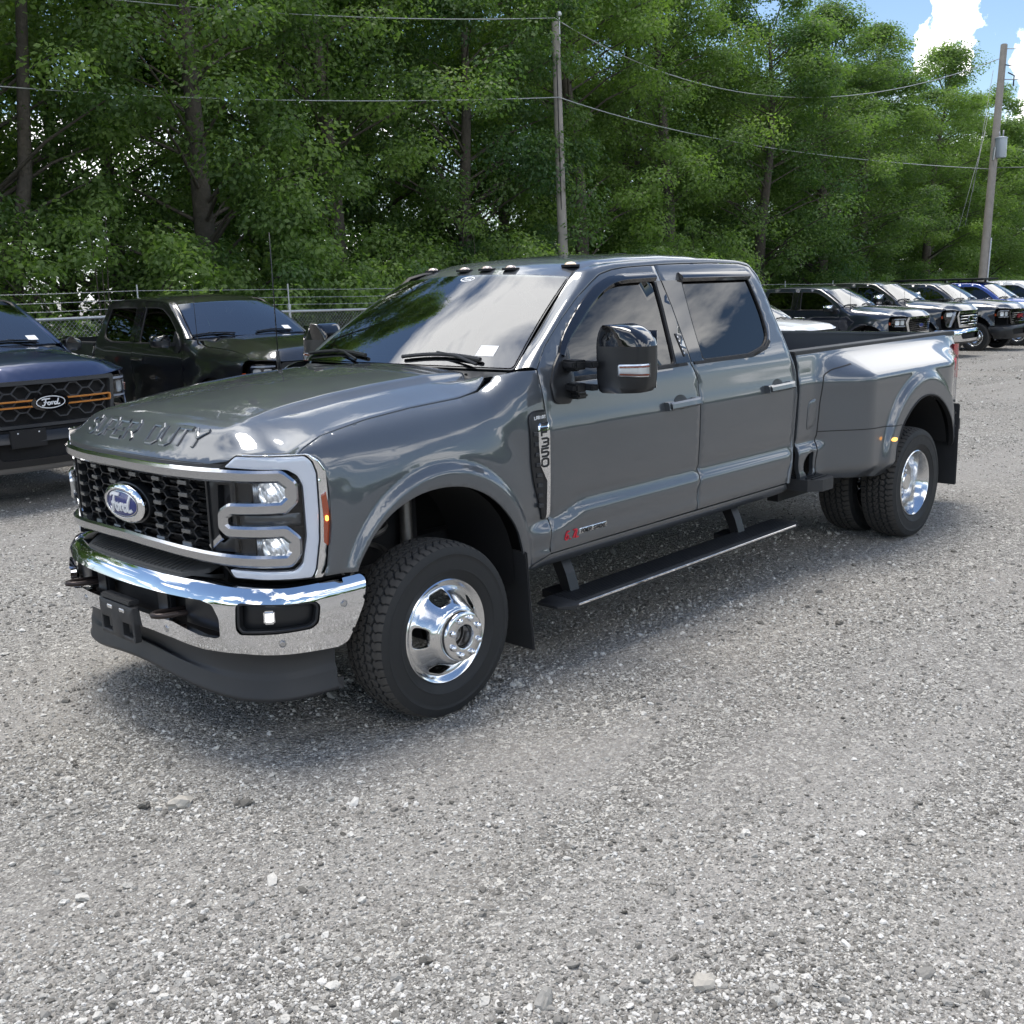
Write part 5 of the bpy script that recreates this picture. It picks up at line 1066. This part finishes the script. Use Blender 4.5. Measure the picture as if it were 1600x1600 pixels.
def front_hex(P, pm, bar, frame):
    """wide black honeycomb grille with two coloured bars and an oval badge"""
    MB().box((.80, 0, 1.0), (.04, 1.3, .42)).build('grille_backing', DARK, P)
    g = panel('grille_surround', Sfront, rnd([(-.70,1.235),(.70,1.235),(.66,.79),(-.66,.79)], .03), frame, P, [rnd([(-.655,1.195),(.655,1.195),(.62,.82),(-.62,.82)], .03)], d=.004, t=.05, h=.03)
    mb = MB(); px, pz = .255, .125
    for i in range(-6, 7):
        for j in range(-2, 3):
            s0 = i*px/2; z0 = 1.008+j*pz+(pz/2 if i % 2 else 0)
            for q in ([(s0-.035,z0+.05),(s0+.035,z0+.05)], [(s0+.035,z0+.05),(s0+.092,z0-.0125)], [(s0-.035,z0+.05),(s0-.092,z0-.0125)]):
                if all(abs(a) < .66 and .81 < b < 1.205 for a, b in q): ribbon(None, Sfront, q, .013, -.05, -.02, None, b=.002, mb=mb)
    mb.build('honeycomb_mesh', mat('grille_grey', (.05,.052,.056), .4), g, fix=False)
    for s in (1, -1):
        ribbon('accent_bar', mirrored(Sfront, s), rnd([(.14,1.044),(.635,1.044),(.635,.988),(.14,.988)], .012, 3, False), .017, -.02, .012, bar, P, b=.004)
    c0 = (0, 1.016); Sp_ = lambda u, v, d=0: Sfront(u, v, d)
    panel('badge_surround', Sp_, oval(c0, .185, .085, 40), GBLK, P, d=.012, t=.04, h=.03); bd = panel('oval_badge', Sp_, oval(c0, .145, .062, 40), GBLK, P, d=.018, t=.01, h=.03)
    ribbon('badge_outline', Sp_, oval(c0, .138, .056, 40), .008, .016, .020, WHITE, bd, closed=True, b=.001); script('badge_script', Sp_, (c0[0]-.004, c0[1]), .082, .046, .012, .016, .0205, WHITE, bd)
def front_chrome(P, surround, mesh_m, bars=0, oval_b=True, bow=False, word=None):
    MB().box((.80, 0, 1.0), (.04, 1.3, .42)).build('grille_backing', DARK, P)
    g = panel('grille_surround', Sfront, rnd([(-.62,1.225),(.62,1.225),(.70,1.10),(.60,.80),(-.60,.80),(-.70,1.10)], .03), surround, P, [rnd([(-.56,1.18),(.56,1.18),(.62,1.08),(.54,.845),(-.54,.845),(-.62,1.08)], .03)], d=.01, t=.05, h=.03, bev=.006)
    mb = MB()
    if bars:
        for k in range(bars): ribbon('grille_bar', Sfront, rnd([(-.56+.0*k, .86+k*.30/(bars-1)), (.56, .86+k*.30/(bars-1))], .01), .034, -.03, .008, surround, g, b=.008)
    else:
        for k in range(24): ribbon(None, Sfront, [(-.56+.0487*k, .85), (-.56+.0487*k, 1.18)], .008, -.05, -.02, None, b=.001, mb=mb)
        for k in range(7): ribbon(None, Sfront, [(-.6, .87+.05*k), (.6, .87+.05*k)], .010, -.05, -.018, None, b=.001, mb=mb)
        mb.build('grille_mesh', mesh_m, g, fix=False)
    if oval_b: bd = panel('oval_badge', Sfront, oval((0,1.01), .13, .055, 30), CHROME, P, d=.02, t=.04); panel('badge_field', Sfront, oval((0,1.01), .115, .045, 30), BLUE, bd, d=.024, t=.005)
    if bow: panel('cross_badge', Sfront, [(-.17,.985),(-.09,.985),(-.08,.955),(.10,.955),(.09,.985),(.17,.985),(.19,1.045),(.11,1.045),(.10,1.075),(-.08,1.075),(-.09,1.045),(-.15,1.045)], CHROME, P, d=.03, t=.04)
    if word: text('grille_letters', Sfront, word, (-.21, .975), .11, .085, .045, .022, .0, .03, mat('letter_red', (.30,.02,.03), .3), P)
L1 = rnd([(.66,1.215),(.93,1.215),(1.04,1.19),(1.07,1.05),(1.0,.99),(.66,.98)], .03)
def bg_truck(name_label, cat, x, nose, pm, sc=(1, 1, 1), front='hex', wheelr=1.0, group='pickup trucks parked in a row along the fence', rz=pi/2, acc=None, mirrorm=None, bump=None, low=BLK, lampc='c', nm='pickup_truck'):
    z0 = float(gz(x, nose-1.5)); r = empty(nm, name_label, cat, group, (x, nose-1.0*sc[0], z0), rz); r.scale = sc
    build_truck(r, pm, False, False, front='chev' if front == 'chev' else 'bg', mirrorm=mirrorm)
    k = wheelr
    for s in (1, -1): wheel(r, 0, s*.86, 'plain', hi=False, sc=k); wheel(r, -4.47, s*.86, 'plain', hi=False, sc=k)
    bumper_bg(r, bump or BLKS, low)
    if front == 'hex': front_hex(r, pm, acc, mat('grille_frame_grey', (.06,.062,.066), .35, .3))
    elif front == 'chrome': front_chrome(r, CHROME, GBLK)
    elif front == 'chev': front_chrome(r, CHROME, GBLK, 5, False, True)
    elif front == 'gmc': front_chrome(r, GBLK, GBLK, 6, False, False, 'GMC')
    else: front_chrome(r, BLKS, BLKS, 3, False)
    if lampc == 'c': lamp_bg(r, L1, [([(.70,1.195),(.98,1.195),(1.0,1.175),(.70,1.175)], GUIDE), ([(.70,1.02),(.98,1.02),(.98,1.0),(.70,1.0)], GUIDE), (rnd([(.74,1.04),(.84,1.04),(.84,1.155),(.74,1.155)], .03), REFL), (rnd([(.87,1.04),(.97,1.04),(.97,1.155),(.87,1.155)], .03), REFL)])
    else: lamp_bg(r, rnd([(.70,1.225),(1.02,1.215),(1.07,1.10),(.99,.84),(.90,.80),(.84,.83)], .02), [([(.72,1.20),(.80,1.20),(.92,.84),(.90,.82),(.86,.84)], GUIDE), (rnd([(.86,1.09),(.99,1.09),(.99,1.19),(.82,1.19)], .02), REFL)])
    for s in (1, -1):
        panel('side_marker', mirrored(Sfront, s), [(1.07,1.04),(1.115,1.04),(1.12,1.11),(1.08,1.11)], AMB, r, d=.010, t=.02, h=.05)
    MB().tube([(-.50,-.872,1.44),(-.50,-.875,1.52)], .011, 6).tube([(-.50,-.875,1.52),(-.505,-.88,2.18)], .0036, 5).build('whip_aerial', BLKS, r, smooth=True)
    sk = MB(); p = [Swind(np.array([u]), np.array([v]), .0012)[0] for u, v in ((.66,.105),(.80,.105),(.80,.20),(.66,.20))]; sk.add(p, [[0,1,2,3]]); sk.build('windscreen_sticker', WHITE, r)
    return r
NAVY = paint('navy_paint', (.006,.016,.060), .4, .3, .03); BLACKP = paint('black_paint', (.005,.005,.006), .2, .3, .03); DNAVY = paint('midnight_paint', (.007,.010,.022), .3, .3, .03)
BLUEP = paint('blue_paint', (.018,.055,.28), .3, .3, .03); WHITEP = paint('white_paint', (.72,.73,.74), .0, .35, .02); LBLUE = paint('light_blue_paint', (.06,.19,.42), .3, .3, .03); CHARC = paint('charcoal_paint', (.022,.024,.028), .4, .3, .04)
ORG = mat('orange_trim', (.55,.22,.05), .35, .3)
bg_truck('navy pickup at the left edge with orange bars across its black honeycomb grille', 'pickup truck', -1.35, -5.95, NAVY, (1.0,1.0,1.0), 'hex', acc=ORG, bump=BLKS, low=mat('skid_grey', (.16,.155,.15), .5, .3))
nv = [o for o in bpy.data.objects if o.type == 'EMPTY' and o.get('label', '').startswith('navy')][0]
MB().box((.99,-.27,.70), (.03,.34,.17), ch=.004).build('plate_bracket', BLKS, nv)
for q in ((-.37,.755), (-.17,.755)): MB().box((1.008, q[0], q[1]), (.006,.014,.014), ch=.002).build('bracket_screw', WHITE, nv)
bt = bg_truck('black pickup parked between the navy pickup and the grey dually', 'pickup truck', -4.78, -6.1, BLACKP, (1.0,1.0,.965), 'plain', bump=BLKS)
bg_truck('white car whose hood shows just behind the grey truck cab', 'car', -19.6, -7.55, WHITEP, (.80,.93,.80), 'plain', group='vehicles parked further along the fence', bump=WHITEP, nm='parked_car')
bg_truck('dark navy pickup with chrome mirrors and chrome grille surround seen over the bed', 'pickup truck', -23.45, -7.0, DNAVY, (1.0,1.0,.965), 'chrome', group='vehicles parked further along the fence', mirrorm=CHROME, bump=CHROME)
cv = bg_truck('black heavy duty pickup with a grille of stacked chrome bars beyond the tail lamp', 'pickup truck', -27.05, -7.2, BLACKP, (1.02,1.02,1.02), 'chev', wheelr=1.1, group='vehicles parked further along the fence', mirrorm=CHROME, bump=CHROME, lampc='v')
text('side_name', mir(Sside), '2500HD', (-.70, 1.12), .075, .07, .018, .016, .002, .006, WHITE, cv, slant=.2)
MB().box((.10,0,1.50), (.40,.44,.05), ch=.015).build('hood_scoop', BLACKP, cv); MB().box((.305,0,1.502), (.01,.34,.025)).build('scoop_opening', DARK, cv)
bg_truck('charcoal pickup with black slatted grille and C shaped lamps at the right edge', 'pickup truck', -30.8, -7.2, CHARC, (1.0,1.0,1.0), 'gmc', wheelr=1.06, group='vehicles parked further along the fence', bump=BLKS, lampc='c')
bl = bg_truck('bright blue pickup carrying a long flat roof rack', 'pickup truck', -34.4, -7.2, BLUEP, (1.0,1.0,1.0), 'plain', group='vehicles parked further along the fence')
MB().box((-2.9,0,2.13), (3.2,1.3,.06), ch=.015).box((-1.7,.55,2.07), (.05,.05,.12)).box((-1.7,-.55,2.07), (.05,.05,.12)).box((-2.6,.55,2.07), (.05,.05,.12)).box((-2.6,-.55,2.07), (.05,.05,.12)).build('roof_rack', BLKS, bl)
bg_truck('white pickup with white roof beyond the bright blue pickup', 'pickup truck', -38.1, -7.2, WHITEP, (1.0,1.0,1.02), 'plain', group='vehicles parked further along the fence', bump=WHITEP)
bg_truck('light blue pickup farthest away at the right edge', 'pickup truck', -41.9, -7.3, LBLUE, (1.0,1.0,1.0), 'plain', group='vehicles parked further along the fence')

# ================================================================== chain link fence with barbed wire
GALV = mat('galvanised_steel', (.50,.51,.52), .42, .75, noise=(12,.15))
FY = -13.0; X0f, X1f = 9.2, -60.6
fence = empty('chain_link_fence', 'galvanised chain link fence topped with barbed wire behind the parked vehicles', 'fence', loc=(0, FY, 0))
xs = np.arange(9.15, -61, -3.03); pm_ = MB().lathe([(.030,0),(.030,1.72),(.038,1.72),(.038,1.78),(.014,1.78),(.014,2.16),(0,2.16)], 10, axis='z').build('fence_post', GALV, fence, smooth=True, sharp=40); pm_.location = (float(xs[0]), 0, float(gz(xs[0], FY)))
for x in xs[1:]: q = pm_.copy(); COL.objects.link(q); q.location = (float(x), 0, float(gz(x, FY)))
G = lambda x, h: (float(x), 0., float(gz(x, FY))+h)
MB().tube([G(x, 1.65) for x in xs], .026, 8).build('top_rail', GALV, fence, smooth=True)
for h in (1.78, 1.915, 2.06):
    b = MB(); b.tube([G(x, h) if i % 2 == 0 else (float(x), 0, float(gz(x, FY))+h-.012) for i, x in enumerate(np.arange(9.15, -61, -1.515))], .0036, 4)
    for x in np.arange(6, -34, -.125 if h < 2 else -.125): c = G(x, h); b.add([(c[0]-.014,.006,c[2]+.012),(c[0]+.014,-.006,c[2]-.012),(c[0]+.011,-.006,c[2]-.015)], [[0,1,2]]); b.add([(c[0]-.012,-.006,c[2]-.012),(c[0]+.014,.006,c[2]+.012),(c[0]+.011,.006,c[2]+.015)], [[0,1,2]])
    b.build('barbed_wire', GALV, fence, fix=False)
V = []; Fq = []; pit = .072
for sg in (1, -1):
    for a in np.arange(8, -48, -pit):
        for k in range(6):
            za, zb = 1.66*k/6, 1.66*(k+1)/6; xa, xb = a+sg*za*.92, a+sg*zb*.92
            p = [(xa, sg*.003, float(gz(xa, FY))+za), (xb, sg*.003, float(gz(xb, FY))+zb)]; n0 = len(V); r = .0031
            for c in p: V += [(c[0]-r, c[1], c[2]), (c[0]+r, c[1]+r, c[2]), (c[0]+r, c[1]-r, c[2])]
            Fq += [(n0,n0+1,n0+4,n0+3),(n0+1,n0+2,n0+5,n0+4),(n0+2,n0,n0+3,n0+5)]
tag(addobj('chain_link_mesh', fastmesh('chain_link_mesh', V, Fq), fence, GALV), kind='stuff')

# ================================================================== utility poles and wires
POLEM = mat('weathered_pole', (.27,.245,.215), .85, bump=(25,.6,.02), noise=(5,.3))
def at(px, py, y=None, depth=None):
    d = F*CF+R*(px-800)-U*(py-800); t_ = (y-CPOS.y)/d.y if y is not None else depth/CF; return CPOS+d*t_
pa = at(868, 35, depth=28.5); pb_ = at(882, 420, depth=28.5); gA = float(gz(pb_.x, pb_.y))
pA = empty('utility_pole', 'weathered grey wooden utility pole rising directly behind the truck cab roof', 'utility pole', 'wooden utility poles', (pb_.x, pb_.y, gA))
ta = pa-Vector((pb_.x, pb_.y, gA)); MB().tube([(ta*-0.0)+Vector((-ta.x*.25, -ta.y*.25, 0)), ta*.5, ta], .145, 14, .105).build('pole_shaft', POLEM, pA, smooth=True, sharp=50)
MB().tube([ta+Vector((.0,.14,-.55)), ta+Vector((.0,.13,.10))], .018, 6).lathe([(0,.12),(.05,.13),(.075,.18),(.05,.24),(0,.25)], 14, tuple(ta+Vector((0,.13,0))), 'z').build('top_insulator', GALV, pA, smooth=True, sharp=50)
MB().tube([Vector((.10,.08,.3)), ta*.9+Vector((.09,.08,0))], .012, 5).build('ground_wire', DARK, pA)
pc = at(1569, 70, depth=45); pd = at(1538, 405, depth=45); gB = float(gz(pd.x, pd.y)); dn = (pc-pd).normalized(); base = pd-dn*((pd.z-gB)/dn.z)
pB = empty('utility_pole', 'wooden utility pole with a grey transformer can at the right edge', 'utility pole', 'wooden utility poles', tuple(base))
tb = pc-base; MB().tube([Vector((0,0,0)), tb*.5, tb], .185, 14, .135).build('pole_shaft', POLEM, pB, smooth=True, sharp=50)
c = at(1564, 230, depth=44.8)-base; TRM = mat('transformer_grey', (.42,.46,.50), .4, .2)
tr = MB().lathe([(0,-.42),(.21,-.42),(.225,-.38),(.225,.33),(.245,.34),(.245,.38),(.10,.42),(0,.43)], 24, tuple(c), 'z').build('transformer_can', TRM, pB, smooth=True, sharp=40)
MB().tube([c+Vector((0,.06,.42)), c+Vector((0,.07,.66))], .03, 8).tube([c+Vector((0,-.08,.42)), c+Vector((0,-.09,.62))], .03, 8).build('bushing', mat('porcelain', (.35,.36,.38), .2), tr, smooth=True)
MB().tube([tb*.90+Vector((.05,.28,0)), tb*.90+Vector((0,.52,-.15)), tb*.905+Vector((0,.50,-.62))], .03, 6).tube([tb*.93+Vector((0,.1,0)), tb*.92+Vector((0,.45,0))], .025, 6).build('cutout_switch', DARK, pB)
MB().tube([tb*.60+Vector((.2,.05,0)), tb*.60+Vector((.22,.1,.5))], .05, 6).build('pole_bracket', GALV, pB)
MB().tube([Vector((0,.2,0)), tb*.33+Vector((.0,.2,0))], .035, 8).build('conduit', GALV, pB)
WIRE = mat('aluminium_wire', (.42,.43,.42), .5, .5); WIREB = mat('insulated_wire', (.20,.21,.20), .6)
def wire(lbl, pts, r, m=WIRE, grp='overhead wires'):
    b = MB(); P_ = [Vector(p) for p in pts]; o = b.tube(P_, r, 5).build('overhead_wire', m, None, smooth=True); tag(o, lbl, 'wire', grp)
def par(P0, P1, P2, n=28):    # quadratic through three points at t=0, .5, 1
    P0, P1, P2 = map(Vector, (P0, P1, P2)); c = P1*2-(P0+P2)*.5; return [P0*(1-t)**2+c*2*t*(1-t)+P2*t*t for t in np.linspace(0, 1, n)]
ya = pa.y; top = at(866, 28, depth=28.4); lo = at(873, 152, depth=28.4)
L_mid, L_end = at(520, 25, y=ya), at(60, -14, y=ya); W1 = par(top, L_mid, L_end); wire('upper overhead wire running from the left pole top out past the left edge', W1+[L_end+(L_end-W1[-2])*8], .012)
L_mid, L_end = at(480, 157, y=ya), at(0, 135, y=ya); W2_ = par(lo, L_mid, L_end); wire('lower overhead wire left of the pole crossing the trees', W2_+[L_end+(L_end-W2_[-2])*8], .012)
wire('upper overhead wire sagging between the two poles', par(top, at(1240, 152, depth=37), at(1561, 92, depth=45)), .015)
wire('lower overhead wire sagging between the two poles', par(lo, at(1210, 232, depth=37), at(1546, 264, depth=45)), .015)
for py, q in ((76, 74), (124, 122), (262, 258)): wire({76: 'wire leaving the top of the right pole', 124: 'wire leaving the right pole below its cutout', 262: 'low wire leaving the right pole under the transformer'}[py], [at(1568-(py-76)*.09, py, depth=45), at(1680, q+2, depth=43), at(1900, q-14, depth=40)], .018)
for a, b_ in (((1540, 205), (1497, 360)), ((1545, 175), (1508, 352)), ((1552, 110), (1520, 300))): wire({205: 'guy wire with pale guard left of the right pole', 175: 'middle guy wire left of the right pole', 110: 'innermost guy wire left of the right pole'}[a[1]], [at(*a, depth=45), at(*b_, depth=43)], .011, WIREB)

# ================================================================== trees
def leaf_mat(name, c1, c2):
    m = bpy.data.materials.new(name); m.use_nodes = True; nt = m.node_tree; nt.nodes.clear(); L = nt.links.new; o = N(nt, 'ShaderNodeOutputMaterial'); df = N(nt, 'ShaderNodeBsdfPrincipled'); df.inputs['Roughness'].default_value = .55; df.inputs['Specular IOR Level'].default_value = .35
    tl = N(nt, 'ShaderNodeBsdfTranslucent'); mx = N(nt, 'ShaderNodeMixShader'); mx.inputs[0].default_value = .52
    at_ = N(nt, 'ShaderNodeAttribute', attribute_name='tint'); oi = N(nt, 'ShaderNodeObjectInfo'); ad = N(nt, 'ShaderNodeMath', operation='ADD'); L(at_.outputs['Fac'], ad.inputs[0]); ml = N(nt, 'ShaderNodeMath', operation='MULTIPLY_ADD', i_1=.5, i_2=-.25); L(oi.outputs['Random'], ml.inputs[0]); L(ml.outputs[0], ad.inputs[1])
    mc = N(nt, 'ShaderNodeMix', data_type='RGBA'); mc.clamp_factor = True; L(ad.outputs[0], mc.inputs[0]); mc.inputs[6].default_value = (*c1, 1); mc.inputs[7].default_value = (*c2, 1); L(mc.outputs[2], df.inputs['Base Color'])
    br = N(nt, 'ShaderNodeMix', data_type='RGBA', blend_type='MULTIPLY'); br.inputs[0].default_value = 1; L(mc.outputs[2], br.inputs[6]); br.inputs[7].default_value = (1.35, 1.6, .6, 1); L(br.outputs[2], tl.inputs[0])
    L(df.outputs[0], mx.inputs[1]); L(tl.outputs[0], mx.inputs[2]); L(mx.outputs[0], o.inputs[0]); return m
LEAF = leaf_mat('leaf_green', (.090,.148,.056), (.235,.325,.100)); LEAFD = leaf_mat('leaf_dark', (.074,.136,.058), (.200,.280,.092))
BARK = mat('bark', (.105,.090,.075), .95, bump=(14,1.,.04), noise=(7,.35))
def leaves(name, centres, radii, per, size, m, tint0, seed):
    r = np.random.default_rng(seed); C = np.repeat(centres, per, 0); Rr = np.repeat(radii, per, 0); n = len(C)
    g = r.normal(0, 1, (n, 3)); g /= np.linalg.norm(g, axis=1)[:, None]; rad = r.random(n)**.45; P = C+g*Rr*rad[:, None]
    out_ = g*.6+r.normal(0, .45, (n, 3))+np.array([0, 0, .75]); out_ /= np.linalg.norm(out_, axis=1)[:, None]
    d = g*np.array([1, 1, .2])+r.normal(0, .6, (n, 3))+np.array([0, 0, -.45]); d -= out_*(d*out_).sum(1)[:, None]; d /= np.linalg.norm(d, axis=1)[:, None]; s = np.cross(out_, d)
    l = size*r.uniform(.65, 1.35, n)[:, None]; w_ = l*.34
    V = np.stack([P-d*l*.5, P+s*w_-out_*l*.06, P+d*l*.55-out_*l*.14, P-s*w_-out_*l*.06], 1).reshape(-1, 3)
    me = fastmesh(name, V, np.arange(4*n).reshape(-1, 4)); t_ = np.repeat(np.clip(np.repeat(tint0, per)+r.normal(0, .13, n), 0, 1), 4); a = me.attributes.new('tint', 'FLOAT', 'POINT'); a.data.foreach_set('value', t_.astype(np.float32)); me.materials.append(m); return me
def tree_proto(seed, H, rw, z0, nc, per, size, m, split=False):
    r = np.random.default_rng(seed); b = MB(); top = Vector((r.normal(0, .5), r.normal(0, .5), H*.86)); pts = [Vector((0, 0, -.3)), Vector((r.normal(0, .12), r.normal(0, .12), H*.28)), Vector((top.x*.5+r.normal(0, .25), top.y*.5+r.normal(0, .25), H*.58)), top]
    def at_(t): k = min(2, int(t*3)); f = t*3-k; return pts[k]*(1-f)+pts[k+1]*f
    b.tube([at_(t) for t in np.linspace(0, 1, 9)], .15+.008*H, 9, .04); C = []; RR = []
    if split: b.tube([Vector((.15,0,0)), Vector((-.7,.1,H*.25)), Vector((-1.1,.2,H*.5)), Vector((-1.6,.3,H*.75))], .17, 8, .05)
    for k in range(nc):
        t = r.uniform(0, 1)**.85; z = z0+(H-z0)*t; prof = (sin(pi*min(1, (t*.86+.14)))**.55)*(1-.25*t); a = r.uniform(0, 2*pi); q = rw*prof*r.uniform(.25, 1.0)**.6; q *= 1+.22*sin(3*a+seed)*cos(z*.9+seed)
        c_ = at_(min(.98, z/H/.86*.92 if z/H < .86 else .98)); p = Vector((c_.x*.7+q*cos(a), c_.y*.7+q*sin(a), z)); C.append(p)
        k_ = r.uniform(.55, 1.15); RR.append((k_, k_, k_*r.uniform(.45, .75)))
        if r.random() < .45:
            st = at_(max(.12, min(.95, (z-.25*q-.5)/(H*.86)))); b.tube([st, (st*.5+p*.5)+Vector((0, 0, .15)), p], .065*max(.4, 1-t), 5, .012, cap=False)
    tr_ = b.build('trunk', BARK, None, smooth=True, fix=False).data; bpy.data.objects.remove(bpy.data.objects[-1]) if False else None
    tint = np.clip(r.normal(.42, .22, nc)+.10*np.array([c.z/H for c in C]), 0, 1)
    cr_ = leaves('crown', np.array([tuple(c) for c in C]), np.array(RR), per, size, m, tint, seed); return tr_, cr_
TP = [tree_proto(11, 15.5, 3.9, 1.2, 190, 400, .100, LEAF), tree_proto(23, 17.0, 3.6, 1.8, 180, 400, .100, LEAF, True), tree_proto(37, 14.0, 4.2, .8, 190, 400, .098, LEAFD), tree_proto(51, 16.0, 3.8, 2.0, 165, 400, .102, LEAF), tree_proto(67, 12.0, 3.8, .6, 165, 400, .098, LEAFD)]
for o in [o for o in bpy.data.objects if o.name.startswith('trunk') and o.parent is None]: bpy.data.objects.remove(o)
def tree(x, y, k, rz, sc, lbl, grp='trees along the edge of the wood', nm='broadleaf_tree', protos=TP):
    e = empty(nm, lbl, 'tree' if nm != 'shrub' else 'shrub', grp, (x, y, float(gz(x, y))-.1), rz); e.scale = (sc[0], sc[0], sc[1]); addobj('trunk', protos[k][0], e); addobj('crown', protos[k][1], e); return e
FRONT = [(2.5,'tree beyond the left edge with its crown hanging over the navy pickup'),(-1.6,'dark tree standing behind the navy pickup at the left edge'),(-5.9,'tall tree with a thick grey forked trunk behind the black pickup'),(-10.2,'tree left of the grey truck windscreen, behind the fence post'),
 (-14.6,'dense tree just left of the utility pole behind the cab'),(-19.2,'bright green tree just right of the utility pole behind the cab'),(-23.6,'tall tree with dark leaning trunk above the rear door'),(-28.4,'tree above the truck bed, left of the gap in the canopy'),(-33.4,'tree above the dark navy pickup with chrome mirrors'),
 (-38.6,'tree above the black pickup with chrome bars'),(-44.0,'tree left of the pole with the transformer'),(-50.2,'tree right behind the pole with the transformer'),(-57.,'last tree at the right edge beyond the transformer pole')]
rr = random.Random(5)
for i, (x, l) in enumerate(FRONT):
    k = [0,2,1,3,0,4,3,0,2,3,1,0,2][i]; h = [1.05,.95,1.05,1.0,1.0,1.15,1.05,1.0,.93,.80,.76,.84,.86][i]; tree(x, -17.6-rr.uniform(0, 1.2), k, rr.uniform(0, 6.28), (1.05, h), l)
BL = 'tree deeper in the wood whose crown merges with its neighbours behind the front trees'
for row, (yy, st) in enumerate(((-21.8, 4.9), (-26.5, 6.6))):
    x = 5.0-row*1.7
    while x > -78:
        if not (row == 2 and rr.random() < .35):
            hh = np.interp(x, [-78, -60, -44, -25, 5], [.66, .68, .72, 1.05, 1.1])*rr.uniform(.9, 1.08); tree(x+rr.uniform(-.8, .8), yy+rr.uniform(-1.2, 1.2), rr.randrange(5), rr.uniform(0, 6.28), (rr.uniform(.95, 1.15), hh), BL, 'trees deeper in the wood')
        x -= st
def shrub_proto(seed, nc, per, w, h, m):
    r = np.random.default_rng(seed); b = MB(); C = []; RR = []
    for k in range(nc):
        a = r.uniform(0, 2*pi); q = w*r.uniform(0, 1)**.6; z = h*r.uniform(.12, 1)*(1-.45*(q/w)**2); C.append((q*cos(a), q*sin(a), z)); k_ = r.uniform(.3, .6); RR.append((k_, k_, k_*.7))
        if k % 3 == 0: b.tube([(q*cos(a)*.2, q*sin(a)*.2, 0), (q*cos(a)*.6, q*sin(a)*.6, z*.6), C[-1]], .02, 4, .006, cap=False)
    t_ = b.build('stem', BARK, None, smooth=True, fix=False); d = t_.data; bpy.data.objects.remove(t_); return d, leaves('foliage', np.array(C), np.array(RR), per, .085, m, np.clip(r.normal(.45, .2, nc), 0, 1), seed)
SP = [shrub_proto(3, 70, 220, 1.9, 2.6, LEAFD), shrub_proto(4, 80, 160, 2.1, 3.2, LEAF), shrub_proto(5, 60, 170, 1.7, 2.0, LEAFD)]
x = 5.
while x > -75:
    e = empty('shrub', 'leafy shrub in the continuous hedge line between the fence and the trees', 'shrub', 'shrubs along the fence', (x, -15.2+rr.uniform(-.6, .5), float(gz(x, -15))), rr.uniform(0, 6.28)); k = rr.randrange(3); s = rr.uniform(.8, 1.25); e.scale = (s, s, s*rr.uniform(.85, 1.25))
    addobj('stem', SP[k][0], e); addobj('foliage', SP[k][1], e); x -= rr.uniform(1.7, 2.6)
# leaf litter and weeds beyond the fence
w = MB(); 
xs_ = np.linspace(12, -90, 60); V = []; 
for x in xs_: V += [(x, -13.4, float(gz(x, -13.4))+.02), (x, -45, float(gz(x, -45))+.25)]
o = mk('verge', V, [[2*i, 2*i+1, 2*i+3, 2*i+2] for i in range(59)], mat('weedy_soil', (.035,.045,.02), .95, noise=(3,.4), bump=(8,1.,.08))); tag(o, kind='structure')

# wood on the far side of the lot, behind the photographer: seen mirrored in the doors and windows
C_ = []; R_ = []; r_ = np.random.default_rng(9)
for a in np.arange(-1.75, 2.1, .055):
    d_ = 62+6*sin(a*5)+r_.normal(0, 2); cx, cy = CPOS.x+d_*sin(a), CPOS.y+d_*cos(a); hgt = 4.6+1.3*sin(a*7)+r_.normal(0, .8)
    for k in range(26): C_.append((cx+r_.normal(0, 1.6), cy+r_.normal(0, 1.6), float(gz(cx, cy))+hgt*r_.uniform(.06, 1))); R_.append((1.4, 1.4, 1.1))
me = leaves('distant_wood', np.array(C_), np.array(R_), 55, .62, LEAFD, np.clip(r_.normal(.4, .2, len(C_)), 0, 1), 9)
tag(addobj('distant_wood', me), 'line of dark green trees on the far side of the lot mirrored in the doors', 'wood', kind='stuff')
